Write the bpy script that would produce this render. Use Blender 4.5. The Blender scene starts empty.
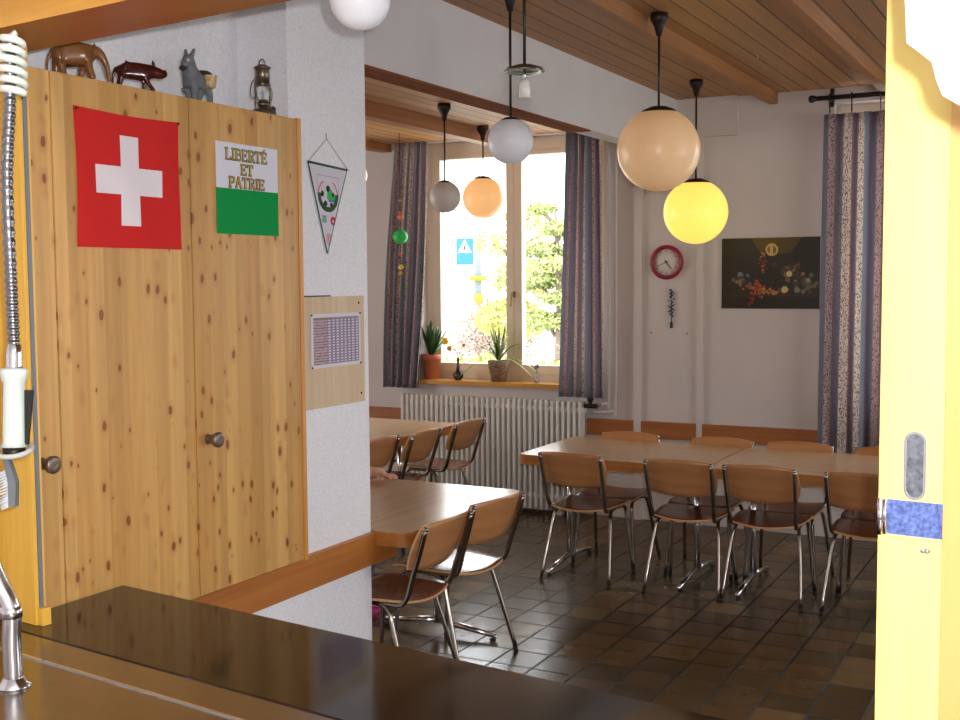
import bpy, bmesh, math, random
from mathutils import Vector, Matrix
random.seed(7)
S = bpy.context.scene
COL = S.collection
R = math.radians
PI = math.pi

# ------------------------------------------------------------------ camera
EYE = Vector((0.0, 0.0, 1.78))
AZ, PITCH, ROLL = R(27.9), R(4.0), R(-0.40)
fw = Vector((-math.sin(AZ) * math.cos(PITCH), math.cos(AZ) * math.cos(PITCH), -math.sin(PITCH)))
rt = Vector((math.cos(AZ), math.sin(AZ), 0.0))
up = rt.cross(fw)
c_, s_ = math.cos(ROLL), math.sin(ROLL)
rt2 = rt * c_ + up * s_
up2 = -rt * s_ + up * c_
cd = bpy.data.cameras.new('camera')
cd.sensor_width = 36.0
cd.lens = 36.0 * 1150.0 / 960.0
cd.clip_start = 0.05
cd.clip_end = 500
cam = bpy.data.objects.new('camera', cd)
COL.objects.link(cam)
cam.matrix_world = Matrix(((rt2.x, up2.x, -fw.x, EYE.x), (rt2.y, up2.y, -fw.y, EYE.y), (rt2.z, up2.z, -fw.z, EYE.z), (0, 0, 0, 1)))
S.camera = cam

# ------------------------------------------------------------------ light
S.view_settings.view_transform = 'Standard'
S.view_settings.look = 'None'
S.view_settings.exposure = 0.0
S.view_settings.gamma = 1.0
S.view_settings.use_curve_mapping = False
w = bpy.data.worlds.new('sky')
S.world = w
w.use_nodes = True
bg = w.node_tree.nodes['Background']
bg.inputs[0].default_value = (0.93, 0.97, 1.0, 1)
bg.inputs[1].default_value = 7.0

def light(name, kind, loc, energy, color=(1, 1, 1), size=0.1, rot=None, sx=None, sy=None):
    d = bpy.data.lights.new(name, kind)
    d.energy = energy
    d.color = color
    if kind == 'POINT':
        d.shadow_soft_size = size
    if kind == 'SUN':
        d.angle = R(0.6)
    if kind == 'AREA':
        d.shape = 'RECTANGLE'
        d.size = sx
        d.size_y = sy
    o = bpy.data.objects.new(name, d)
    COL.objects.link(o)
    o.location = loc
    if rot:
        o.rotation_euler = rot
    return o

light('sun', 'SUN', (0, -20, 20), 1.5, (1.0, 0.93, 0.8), rot=(R(42), 0, R(-22)))
fl = light('camera_flash', 'POINT', EYE + rt * 0.045 + up * 0.05 + fw * 0.02, 240.0, (0.95, 0.96, 1.0), 0.014)
for nm, x, sx, z, sy in (('window_portal', -3.99, 1.6, 1.93, 1.9), ('window_portal', -0.35, 2.1, 1.8, 2.2)):
    p = light(nm, 'AREA', (x, 8.34, z), 1, rot=(R(-90), 0, 0), sx=sx, sy=sy)
    p.data.cycles.is_portal = True
p = light('window_portal', 'AREA', (-7.25, 5.2, 1.8), 1, rot=(0, R(-90), 0), sx=1.8, sy=2.2)  # portal for the unseen left window, added for its daylight
p.data.cycles.is_portal = True
p = light('window_portal', 'AREA', (3.25, 5.2, 1.8), 1, rot=(0, R(90), 0), sx=1.8, sy=2.6)  # portal serving the added, unseen window on the right
p.data.cycles.is_portal = True
light('kitchen_fill_light', 'POINT', (0.6, 0.3, 2.85), 8.0, (1.0, 0.82, 0.6), 0.15)  # unseen warm fill added to brighten the kitchen side

# ------------------------------------------------------------------ helpers
def lin(c):
    return tuple(((v / 255.0) / 12.92 if v / 255.0 <= 0.04045 else ((v / 255.0 + 0.055) / 1.055) ** 2.4) for v in c)

MATS = {}
def mat(name, rgb=(128, 128, 128), rough=0.5, metal=0.0, emit=None, es=1.0, trans=0.0, spec=0.5, ior=None, alpha=None, noise=None, bump=None, lin_rgb=None):
    """noise=(scale xyz, amount, detail); bump=(scale, strength, distance)"""
    m = bpy.data.materials.new(name)
    m.use_nodes = True
    nt = m.node_tree
    b = nt.nodes['Principled BSDF']
    col = lin(rgb) if lin_rgb is None else lin_rgb
    b.inputs['Base Color'].default_value = (*col, 1)
    b.inputs['Roughness'].default_value = rough
    b.inputs['Metallic'].default_value = metal
    b.inputs['Specular IOR Level'].default_value = spec
    if trans:
        b.inputs['Transmission Weight'].default_value = trans
    if ior:
        b.inputs['IOR'].default_value = ior
    if emit:
        b.inputs['Emission Color'].default_value = (*lin(emit), 1)
        b.inputs['Emission Strength'].default_value = es
    if noise or bump:
        tc = nt.nodes.new('ShaderNodeTexCoord')
    if noise:
        sc, amt, det = noise
        mp = nt.nodes.new('ShaderNodeMapping')
        mp.inputs['Scale'].default_value = sc
        nt.links.new(tc.outputs['Object'], mp.inputs['Vector'])
        n = nt.nodes.new('ShaderNodeTexNoise')
        n.inputs['Scale'].default_value = 1.0
        n.inputs['Detail'].default_value = det
        nt.links.new(mp.outputs[0], n.inputs['Vector'])
        cr = nt.nodes.new('ShaderNodeValToRGB')
        cr.color_ramp.elements[0].position = 0.3
        cr.color_ramp.elements[1].position = 0.7
        cr.color_ramp.elements[0].color = (*[v * (1 - amt) for v in col], 1)
        cr.color_ramp.elements[1].color = (*[min(1, v * (1 + amt)) for v in col], 1)
        nt.links.new(n.outputs['Fac'], cr.inputs['Fac'])
        nt.links.new(cr.outputs[0], b.inputs['Base Color'])
    if bump:
        n2 = nt.nodes.new('ShaderNodeTexNoise')
        n2.inputs['Scale'].default_value = bump[0]
        n2.inputs['Detail'].default_value = 3
        nt.links.new(tc.outputs['Object'], n2.inputs['Vector'])
        bp = nt.nodes.new('ShaderNodeBump')
        bp.inputs['Strength'].default_value = bump[1]
        bp.inputs['Distance'].default_value = bump[2]
        nt.links.new(n2.outputs['Fac'], bp.inputs['Height'])
        nt.links.new(bp.outputs[0], b.inputs['Normal'])
    MATS[name] = m
    return m

class NT:
    """tiny node building helper"""
    def __init__(s, m):
        s.t = m.node_tree
        s.b = s.t.nodes['Principled BSDF']
    def n(s, typ, **kw):
        x = s.t.nodes.new(typ)
        for k, v in kw.items():
            setattr(x, k, v)
        return x
    def l(s, a, b):
        s.t.links.new(a, b)
    def math(s, op, a, b=None, clamp=False):
        x = s.t.nodes.new('ShaderNodeMath')
        x.operation = op
        x.use_clamp = clamp
        for i, v in enumerate((a, b)):
            if v is None:
                continue
            if isinstance(v, (int, float)):
                x.inputs[i].default_value = v
            else:
                s.l(v, x.inputs[i])
        return x.outputs[0]
    def mix(s, f, a, b, mode='MIX'):
        x = s.t.nodes.new('ShaderNodeMix')
        x.data_type = 'RGBA'
        x.blend_type = mode
        for sock, v in ((x.inputs['Factor'], f), (x.inputs['A'], a), (x.inputs['B'], b)):
            if isinstance(v, (int, float)):
                sock.default_value = v
            elif isinstance(v, tuple):
                sock.default_value = (*v, 1) if len(v) == 3 else v
            else:
                s.l(v, sock)
        return x.outputs['Result']

def planks(name, c1, c2, groove, width, axis='X', offset=0.0, rough=0.5, grain=3.0, gw=0.06, knots=None, knot_col=(96, 55, 25), length_axis='Y', stripes=0.12):
    """boards of a width across one object axis; a dark groove between; grain along length"""
    m = mat(name, c1, rough)
    k = NT(m)
    tc = k.n('ShaderNodeTexCoord')
    sep = k.n('ShaderNodeSeparateXYZ')
    k.l(tc.outputs['Object'], sep.inputs[0])
    u = k.math('DIVIDE', k.math('ADD', sep.outputs[axis], 50 * width + offset), width)
    fl_ = k.math('FLOOR', u)
    fr = k.math('FRACT', u)
    wn = k.n('ShaderNodeTexWhiteNoise', noise_dimensions='1D')
    k.l(fl_, wn.inputs['W'])
    base = k.mix(wn.outputs['Value'], lin(c1), lin(c2))
    mp = k.n('ShaderNodeMapping')
    sc = [28.0, 28.0, 28.0]
    sc['XYZ'.index(length_axis)] = grain
    mp.inputs['Scale'].default_value = sc
    k.l(tc.outputs['Object'], mp.inputs['Vector'])
    off = k.n('ShaderNodeVectorMath', operation='ADD')
    k.l(mp.outputs[0], off.inputs[0])
    cmb = k.n('ShaderNodeCombineXYZ')
    k.l(k.math('MULTIPLY', wn.outputs['Value'], 37.0), cmb.inputs['XYZ'.index(length_axis)])
    k.l(cmb.outputs[0], off.inputs[1])
    nz = k.n('ShaderNodeTexNoise')
    nz.inputs['Scale'].default_value = 1.0
    nz.inputs['Detail'].default_value = 4
    nz.inputs['Distortion'].default_value = 0.6
    k.l(off.outputs[0], nz.inputs['Vector'])
    g = k.math('MULTIPLY', k.math('SUBTRACT', nz.outputs['Fac'], 0.5), stripes * 6)
    hsv = k.n('ShaderNodeHueSaturation')
    k.l(base, hsv.inputs['Color'])
    k.l(k.math('ADD', g, 1.0), hsv.inputs['Value'])
    colr = hsv.outputs[0]
    if knots:
        vs, rad, dens = knots
        mp2 = k.n('ShaderNodeMapping')
        ks = [vs * 1.5] * 3
        ks['XYZ'.index(length_axis)] = vs * 0.8
        mp2.inputs['Scale'].default_value = ks
        k.l(tc.outputs['Object'], mp2.inputs['Vector'])
        # distort a little so the knots are not perfect ovals
        nd = k.n('ShaderNodeTexNoise')
        nd.inputs['Scale'].default_value = 9.0
        k.l(tc.outputs['Object'], nd.inputs['Vector'])
        ad = k.n('ShaderNodeVectorMath', operation='MULTIPLY_ADD')
        k.l(nd.outputs['Color'], ad.inputs[0])
        ad.inputs[1].default_value = (0.35, 0.35, 0.35)
        k.l(mp2.outputs[0], ad.inputs[2])
        vo = k.n('ShaderNodeTexVoronoi', feature='F1')
        vo.inputs['Scale'].default_value = 1.0
        k.l(ad.outputs[0], vo.inputs['Vector'])
        sepc = k.n('ShaderNodeSeparateColor')
        k.l(vo.outputs['Color'], sepc.inputs[0])
        pick = k.math('LESS_THAN', sepc.outputs[0], dens)
        rr = k.math('MULTIPLY', k.math('ADD', sepc.outputs[1], 0.35), rad)
        core = k.math('MULTIPLY', k.math('LESS_THAN', vo.outputs['Distance'], rr), pick)
        halo_d = k.math('DIVIDE', vo.outputs['Distance'], k.math('MULTIPLY', rr, 2.6))
        halo = k.math('MULTIPLY', k.math('SUBTRACT', 1.0, halo_d, True), pick)
        colr = k.mix(k.math('MULTIPLY', halo, 0.75), colr, lin((176, 112, 52)))
        colr = k.mix(k.math('MULTIPLY', core, 0.8), colr, lin(knot_col))
    ed = k.math('LESS_THAN', fr, gw)
    if groove:
        colr = k.mix(ed, colr, lin(groove))
        bp = k.n('ShaderNodeBump')
        bp.inputs['Strength'].default_value = 0.6
        bp.inputs['Distance'].default_value = 0.004
        k.l(k.math('SUBTRACT', 1.0, ed), bp.inputs['Height'])
        k.l(bp.outputs[0], k.b.inputs['Normal'])
    k.l(colr, k.b.inputs['Base Color'])
    return m

def grain_mat(name, c1, c2, axis='X', rough=0.4, scale=22.0, along=1.6, spec=0.5, coat=0.0):
    m = mat(name, c1, rough, spec=spec)
    k = NT(m)
    tc = k.n('ShaderNodeTexCoord')
    mp = k.n('ShaderNodeMapping')
    sc = [scale] * 3
    sc['XYZ'.index(axis)] = along
    mp.inputs['Scale'].default_value = sc
    k.l(tc.outputs['Object'], mp.inputs['Vector'])
    nz = k.n('ShaderNodeTexNoise')
    nz.inputs['Scale'].default_value = 1.0
    nz.inputs['Detail'].default_value = 5
    nz.inputs['Distortion'].default_value = 0.8
    k.l(mp.outputs[0], nz.inputs['Vector'])
    cr = k.n('ShaderNodeValToRGB')
    cr.color_ramp.elements[0].position = 0.32
    cr.color_ramp.elements[1].position = 0.68
    cr.color_ramp.elements[0].color = (*lin(c1), 1)
    cr.color_ramp.elements[1].color = (*lin(c2), 1)
    k.l(nz.outputs['Fac'], cr.inputs['Fac'])
    k.l(cr.outputs[0], k.b.inputs['Base Color'])
    if coat:
        k.b.inputs['Coat Weight'].default_value = coat
        k.b.inputs['Coat Roughness'].default_value = 0.08
    return m

def attr_mat(name, rough=0.6, spec=0.3):
    m = mat(name, (200, 200, 200), rough, spec=spec)
    k = NT(m)
    a = k.n('ShaderNodeAttribute', attribute_name='Col')
    k.l(a.outputs['Color'], k.b.inputs['Base Color'])
    return m

# ---- mesh helpers
def bx(bm, x0, x1, y0, y1, z0, z1, mi=0, M=None):
    vs = [Vector((x, y, z)) for x in (x0, x1) for y in (y0, y1) for z in (z0, z1)]
    if M:
        vs = [M @ v for v in vs]
    v = [bm.verts.new(p) for p in vs]
    for f in ((0, 1, 3, 2), (4, 6, 7, 5), (0, 4, 5, 1), (2, 3, 7, 6), (0, 2, 6, 4), (1, 5, 7, 3)):
        q = bm.faces.new([v[i] for i in f])
        q.material_index = mi
    return v

def tube(bm, pts, r, seg=10, mi=0, caps=True, smooth=True):
    pts = [Vector(p) for p in pts]
    n = len(pts)
    rs = r if isinstance(r, (list, tuple)) else [r] * n
    t0 = (pts[1] - pts[0]).normalized()
    a = Vector((0, 0, 1)) if abs(t0.z) < 0.9 else Vector((1, 0, 0))
    nrm = (a - t0 * a.dot(t0)).normalized()
    rings = []
    for i in range(n):
        if i == 0:
            t = pts[1] - pts[0]
        elif i == n - 1:
            t = pts[-1] - pts[-2]
        else:
            t = (pts[i + 1] - pts[i]).normalized() + (pts[i] - pts[i - 1]).normalized()
        if t.length < 1e-9:
            t = t0
        t = t.normalized()
        nrm = (nrm - t * nrm.dot(t)).normalized()
        b = t.cross(nrm)
        rings.append([bm.verts.new(pts[i] + (nrm * math.cos(2 * PI * k / seg) + b * math.sin(2 * PI * k / seg)) * rs[i]) for k in range(seg)])
    for i in range(n - 1):
        for k in range(seg):
            f = bm.faces.new((rings[i][k], rings[i][(k + 1) % seg], rings[i + 1][(k + 1) % seg], rings[i + 1][k]))
            f.material_index = mi
            f.smooth = smooth
    if caps:
        f = bm.faces.new(list(reversed(rings[0])))
        f.material_index = mi
        f = bm.faces.new(rings[-1])
        f.material_index = mi

def lathe(bm, prof, c=(0, 0, 0), seg=24, mi=0, M=None, smooth=True):
    """prof: list of (r, z)"""
    rings = []
    for r, z in prof:
        if r < 1e-6:
            p = Vector((c[0], c[1], c[2] + z))
            rings.append([bm.verts.new(M @ p if M else p)])
        else:
            ring = []
            for k in range(seg):
                p = Vector((c[0] + r * math.cos(2 * PI * k / seg), c[1] + r * math.sin(2 * PI * k / seg), c[2] + z))
                ring.append(bm.verts.new(M @ p if M else p))
            rings.append(ring)
    for a, b in zip(rings[:-1], rings[1:]):
        if len(a) == 1 and len(b) == 1:
            continue
        for k in range(seg):
            if len(a) == 1:
                vs = (a[0], b[(k + 1) % seg], b[k])
            elif len(b) == 1:
                vs = (a[k], a[(k + 1) % seg], b[0])
            else:
                vs = (a[k], a[(k + 1) % seg], b[(k + 1) % seg], b[k])
            f = bm.faces.new(vs)
            f.material_index = mi
            f.smooth = smooth

def sphere(bm, c, r, seg=24, rings=14, mi=0, sc=(1, 1, 1)):
    M = Matrix.Translation(Vector(c)) @ Matrix.Diagonal((*sc, 1))
    prof = [(r * math.sin(PI * i / rings), -r * math.cos(PI * i / rings)) for i in range(rings + 1)]
    prof[0] = (0, -r)
    prof[-1] = (0, r)
    lathe(bm, prof, (0, 0, 0), seg, mi, M)

def poly(bm, pts, mi=0):
    f = bm.faces.new([bm.verts.new(Vector(p)) for p in pts])
    f.material_index = mi
    return f

def prism(bm, pts, d, mi=0):
    """polygon extruded by vector d"""
    d = Vector(d)
    a = [bm.verts.new(Vector(p)) for p in pts]
    b = [bm.verts.new(Vector(p) + d) for p in pts]
    n = len(a)
    for f in (a, list(reversed(b))):
        q = bm.faces.new(f)
        q.material_index = mi
    for i in range(n):
        q = bm.faces.new((a[i], b[i], b[(i + 1) % n], a[(i + 1) % n]))
        q.material_index = mi

def curve_pts(ctrl, n=8):
    """Catmull-Rom through control points"""
    c = [Vector(p) for p in ctrl]
    c = [c[0] * 2 - c[1]] + c + [c[-1] * 2 - c[-2]]
    out = []
    for i in range(1, len(c) - 2):
        for k in range(n):
            t = k / n
            p0, p1, p2, p3 = c[i - 1], c[i], c[i + 1], c[i + 2]
            out.append(0.5 * ((2 * p1) + (p2 - p0) * t + (2 * p0 - 5 * p1 + 4 * p2 - p3) * t * t + (3 * p1 - p0 - 3 * p2 + p3) * t ** 3))
    out.append(c[-2])
    return out

def link(name, bm, mats, parent=None, bevel=None, smooth=None):
    me = bpy.data.meshes.new(name)
    if bm is not None:
        bmesh.ops.recalc_face_normals(bm, faces=bm.faces)
        bm.to_mesh(me)
        bm.free()
    if not isinstance(mats, (list, tuple)):
        mats = [mats]
    for m in mats:
        me.materials.append(m)
    o = bpy.data.objects.new(name, me)
    COL.objects.link(o)
    if parent:
        o.parent = parent
    if bevel:
        md = o.modifiers.new('bevel', 'BEVEL')
        md.width = bevel
        md.segments = 2
        md.limit_method = 'ANGLE'
    return o

def tag(o, label, cat, group=None, kind=None):
    o['label'] = label
    o['category'] = cat
    if group:
        o['group'] = group
    if kind:
        o['kind'] = kind
    return o

def thing(name, label, cat, loc=(0, 0, 0), rz=0.0, group=None):
    o = bpy.data.objects.new(name, None)
    o.empty_display_size = 0.05
    COL.objects.link(o)
    o.location = loc
    o.rotation_euler = (0, 0, rz)
    return tag(o, label, cat, group)

def struct(name, bm, m, parent=None):
    o = link(name, bm, m, parent)
    if parent is None:
        o['kind'] = 'structure'
    return o

def copy_tree(o, parent=None):
    c = o.copy()
    COL.objects.link(c)
    if parent:
        c.parent = parent
    for ch in list(o.children):
        copy_tree(ch, c)
    return c

def origin(o, p):
    p = Vector(p)
    o.data.transform(Matrix.Translation(-p))
    o.location = p
    return o

def painted(name, nx, nz, fn, mp, material, parent=None, keep=None):
    """a printed sheet: nx*nz cells, colour fn(u,v) (sRGB), position mp(u,v)"""
    bm = bmesh.new()
    vs = [[bm.verts.new(Vector(mp(i / nx, j / nz))) for i in range(nx + 1)] for j in range(nz + 1)]
    cols = []
    for j in range(nz):
        for i in range(nx):
            u, v = (i + 0.5) / nx, (j + 0.5) / nz
            if keep and not keep(u, v):
                continue
            bm.faces.new((vs[j][i], vs[j][i + 1], vs[j + 1][i + 1], vs[j + 1][i]))
            cols.append(fn(u, v))
    bmesh.ops.delete(bm, geom=[v for v in bm.verts if not v.link_faces], context='VERTS')
    me = bpy.data.meshes.new(name)
    bm.to_mesh(me)
    bm.free()
    ca = me.color_attributes.new('Col', 'FLOAT_COLOR', 'CORNER')
    for p, c in zip(me.polygons, cols):
        l = (*lin(c), 1)
        for li in p.loop_indices:
            ca.data[li].color = l
    me.materials.append(material)
    o = bpy.data.objects.new(name, me)
    COL.objects.link(o)
    if parent:
        o.parent = parent
    return o

def skinned(name, joints, edges, m, parent=None, subdiv=2, root=0):
    """joints: list of (x,y,z,r) or (x,y,z,(rx,ry)) -> one continuous skinned body"""
    me = bpy.data.meshes.new(name)
    me.from_pydata([j[:3] for j in joints], edges, [])
    o = bpy.data.objects.new(name, me)
    COL.objects.link(o)
    md = o.modifiers.new('skin', 'SKIN')
    md.use_smooth_shade = True
    sv = me.skin_vertices[0].data
    for i, j in enumerate(joints):
        r = j[3]
        sv[i].radius = r if isinstance(r, tuple) else (r, r)
        sv[i].use_root = (i == root)
    s2 = o.modifiers.new('sub', 'SUBSURF')
    s2.levels = s2.render_levels = subdiv
    dg = bpy.context.evaluated_depsgraph_get()
    ev = o.evaluated_get(dg)
    nm = bpy.data.meshes.new_from_object(ev)
    o.modifiers.clear()
    o.data = nm
    nm.name = name
    nm.materials.clear()
    nm.materials.append(m)
    for p in nm.polygons:
        p.use_smooth = True
    bpy.data.meshes.remove(me)
    if parent:
        o.parent = parent
    return o

# ------------------------------------------------------------------ materials
M_PLASTER = mat('white_plaster', (214, 210, 210), 0.95, spec=0.15, bump=(140.0, 0.35, 0.01), noise=((3, 3, 3), 0.03, 3))
M_ROUGHCAST = mat('white_roughcast', (242, 242, 246), 0.95, spec=0.15, bump=(170.0, 0.5, 0.003), noise=((90, 90, 90), 0.06, 2))
M_WALL = mat('painted_wall', (206, 196, 190), 0.9, spec=0.2, bump=(60.0, 0.12, 0.004), noise=((2, 2, 2), 0.03, 3))
M_WALLWARMLIT = mat('wall_warm_light_tint', (222, 192, 170), 0.9, spec=0.2)  # pinkish paint with the low room's warm lamplight put into its colour
M_WHITEPAINT = mat('white_paint', (208, 200, 192), 0.6)
M_CEIL = planks('ceiling_boards', (152, 106, 58), (178, 130, 78), (40, 26, 14), 0.115, 'X', 0.0, 0.5, 1.2, 0.07, knots=(3.0, 0.05, 0.35), knot_col=(90, 50, 25))
M_CEIL2 = planks('low_ceiling_boards', (182, 126, 70), (204, 150, 92), (54, 30, 14), 0.115, 'X', 0.03, 0.5, 1.2, 0.08, knots=(3.0, 0.05, 0.35), knot_col=(110, 62, 30))
M_BEAM = grain_mat('beam_wood', (142, 94, 50), (162, 110, 62), 'Y', 0.5, 30, 1.0)
M_BEAM2 = grain_mat('low_beam_wood', (144, 90, 46), (168, 110, 60), 'Y', 0.5, 30, 1.0)
M_TRIMWOOD = grain_mat('dark_trim_wood', (124, 74, 50), (144, 90, 62), 'Y', 0.9, 30, 1.0, spec=0.05)
M_RAIL = grain_mat('rail_wood', (150, 88, 44), (172, 106, 56), 'X', 0.4, 25, 1.2)
M_RAILY = grain_mat('rail_wood_long', (176, 104, 44), (196, 124, 58), 'Y', 0.4, 25, 1.2)
M_PINE = planks('knotty_pine', (190, 140, 74), (214, 168, 100), None, 0.062, 'Y', 0.01, 0.38, 1.4, 0.03, knots=(18.0, 0.175, 0.62), knot_col=(120, 62, 22), length_axis='Z', stripes=0.11)
M_PALEPINE = planks('pale_board', (214, 186, 150), (224, 200, 166), None, 0.11, 'Y', 0.0, 0.6, 1.4, 0.03, knots=(9.0, 0.13, 0.12), length_axis='Z', stripes=0.06)
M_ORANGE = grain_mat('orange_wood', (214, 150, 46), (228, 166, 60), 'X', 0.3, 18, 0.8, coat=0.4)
M_LINTELSHADE = grain_mat('lintel_underside_shade', (152, 88, 34), (168, 100, 42), 'X', 0.4, 18, 0.8)  # darker brown puts the shade under the lintel into its colour
M_YELLOW = grain_mat('yellow_wood', (226, 172, 62), (238, 188, 78), 'Z', 0.42, 60, 2.0)
M_YELLOWPALE = grain_mat('pale_yellow_wood', (244, 218, 122), (249, 227, 136), 'Z', 0.4, 14, 1.0)
M_TOP = grain_mat('table_laminate', (186, 150, 112), (198, 164, 126), 'X', 0.2, 40, 2.0)
M_TOPY = grain_mat('table_laminate_y', (196, 158, 116), (208, 172, 130), 'Y', 0.2, 40, 2.0)
M_EDGE = grain_mat('table_edge', (158, 98, 42), (178, 116, 56), 'X', 0.4, 30, 1.2)
M_PLY = grain_mat('backrest_ply', (178, 122, 76), (196, 140, 92), 'X', 0.32, 26, 1.4)
M_PLYL = grain_mat('backrest_ply_light', (200, 150, 100), (214, 168, 118), 'X', 0.35, 26, 1.4)
M_SEAT = grain_mat('seat_ply', (112, 62, 38), (136, 80, 50), 'X', 0.2, 26, 1.4)
M_TUBE = mat('dark_chrome_tube', (150, 140, 130), 0.18, 1.0)
M_CHROME = mat('chrome', (232, 234, 240), 0.16, 1.0)
M_STEEL = mat('brushed_steel', (156, 148, 140), 0.24, 1.0, noise=((3, 60, 3), 0.06, 4))
M_BLACK = mat('black_rubber', (18, 18, 18), 0.6)
M_DARKMETAL = mat('dark_metal', (52, 44, 40), 0.4, 0.6)
M_RADIATOR = mat('radiator_enamel', (226, 220, 212), 0.4)
M_TERRA = mat('terracotta', (186, 106, 72), 0.75, noise=((20, 20, 20), 0.08, 3))
M_LEAF = mat('leaf_green', (44, 84, 40), 0.4, noise=((12, 12, 12), 0.2, 2))
M_LEAF2 = mat('leaf_yellow_green', (150, 168, 84), 0.4, noise=((12, 12, 12), 0.25, 2))
M_SOIL = mat('soil', (50, 36, 26), 0.95)
M_GLASS = mat('window_glass', (255, 255, 255), 0.0, trans=1.0, ior=1.0, spec=0.0)
M_WINFRAME = mat('window_frame_paint', (228, 210, 186), 0.45)
M_WOODSILL = grain_mat('sill_wood', (190, 134, 56), (208, 152, 72), 'X', 0.3, 25, 1.2)
M_PRINT = attr_mat('print')
M_PRINTGLOSS = attr_mat('poster_print', 0.35, 0.5)

# floor tiles
m = mat('clay_floor_tiles', (70, 50, 35), 0.2)
k = NT(m)
tc = k.n('ShaderNodeTexCoord')
sep = k.n('ShaderNodeSeparateXYZ')
k.l(tc.outputs['Object'], sep.inputs[0])
T = 0.207
ux = k.math('DIVIDE', k.math('ADD', sep.outputs['X'], 2.005 + 60 * T), T)
uy = k.math('DIVIDE', k.math('ADD', sep.outputs['Y'], -4.665 + 60 * T), T)
fx, fy = k.math('FRACT', ux), k.math('FRACT', uy)
cm = k.n('ShaderNodeCombineXYZ')
k.l(k.math('FLOOR', ux), cm.inputs[0])
k.l(k.math('FLOOR', uy), cm.inputs[1])
wn = k.n('ShaderNodeTexWhiteNoise', noise_dimensions='2D')
k.l(cm.outputs[0], wn.inputs['Vector'])
cr = k.n('ShaderNodeValToRGB')
cr.color_ramp.interpolation = 'CONSTANT'
els = cr.color_ramp.elements
els[0].position = 0.0
els[0].color = (*lin((86, 68, 44)), 1)
els[1].position = 0.3
els[1].color = (*lin((96, 76, 50)), 1)
for pos, cc in ((0.5, (112, 90, 58)), (0.66, (98, 74, 46)), (0.8, (76, 60, 40)), (0.92, (122, 98, 64))):
    e = els.new(pos)
    e.color = (*lin(cc), 1)
k.l(wn.outputs['Value'], cr.inputs['Fac'])
nz = k.n('ShaderNodeTexNoise')
nz.inputs['Scale'].default_value = 9.0
nz.inputs['Detail'].default_value = 4
k.l(tc.outputs['Object'], nz.inputs['Vector'])
hs = k.n('ShaderNodeHueSaturation')
k.l(cr.outputs[0], hs.inputs['Color'])
k.l(k.math('ADD', k.math('MULTIPLY', nz.outputs['Fac'], 0.5), 0.72), hs.inputs['Value'])
g1 = k.math('LESS_THAN', k.math('MINIMUM', k.math('MINIMUM', fx, fy), k.math('MINIMUM', k.math('SUBTRACT', 1.0, fx), k.math('SUBTRACT', 1.0, fy))), 0.028)
k.l(k.mix(g1, hs.outputs[0], lin((26, 22, 18))), k.b.inputs['Base Color'])
k.l(k.math('ADD', k.math('MULTIPLY', g1, 0.4), k.math('ADD', k.math('MULTIPLY', nz.outputs['Fac'], 0.12), 0.17)), k.b.inputs['Roughness'])
bp = k.n('ShaderNodeBump')
bp.inputs['Strength'].default_value = 0.5
bp.inputs['Distance'].default_value = 0.004
hh = k.math('ADD', k.math('MULTIPLY', k.math('SUBTRACT', 1.0, g1), 1.0), k.math('MULTIPLY', nz.outputs['Fac'], 0.5))
k.l(hh, bp.inputs['Height'])
k.l(bp.outputs[0], k.b.inputs['Normal'])
M_FLOOR = m

# glossy dark counter
m = mat('dark_counter', (26, 18, 12), 0.13, noise=((2, 14, 2), 0.18, 4))
k = NT(m)
tc = k.n('ShaderNodeTexCoord')
nz = k.n('ShaderNodeTexNoise')
nz.inputs['Scale'].default_value = 7.0
nz.inputs['Detail'].default_value = 5
k.l(tc.outputs['Object'], nz.inputs['Vector'])
k.l(k.math('ADD', k.math('MULTIPLY', nz.outputs['Fac'], 0.14), 0.03), k.b.inputs['Roughness'])
bp = k.n('ShaderNodeBump')
bp.inputs['Strength'].default_value = 0.08
bp.inputs['Distance'].default_value = 0.002
k.l(nz.outputs['Fac'], bp.inputs['Height'])
k.l(bp.outputs[0], k.b.inputs['Normal'])
k.b.inputs['Coat Weight'].default_value = 0.0
k.b.inputs['Coat Roughness'].default_value = 0.05
M_COUNTER = m

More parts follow.
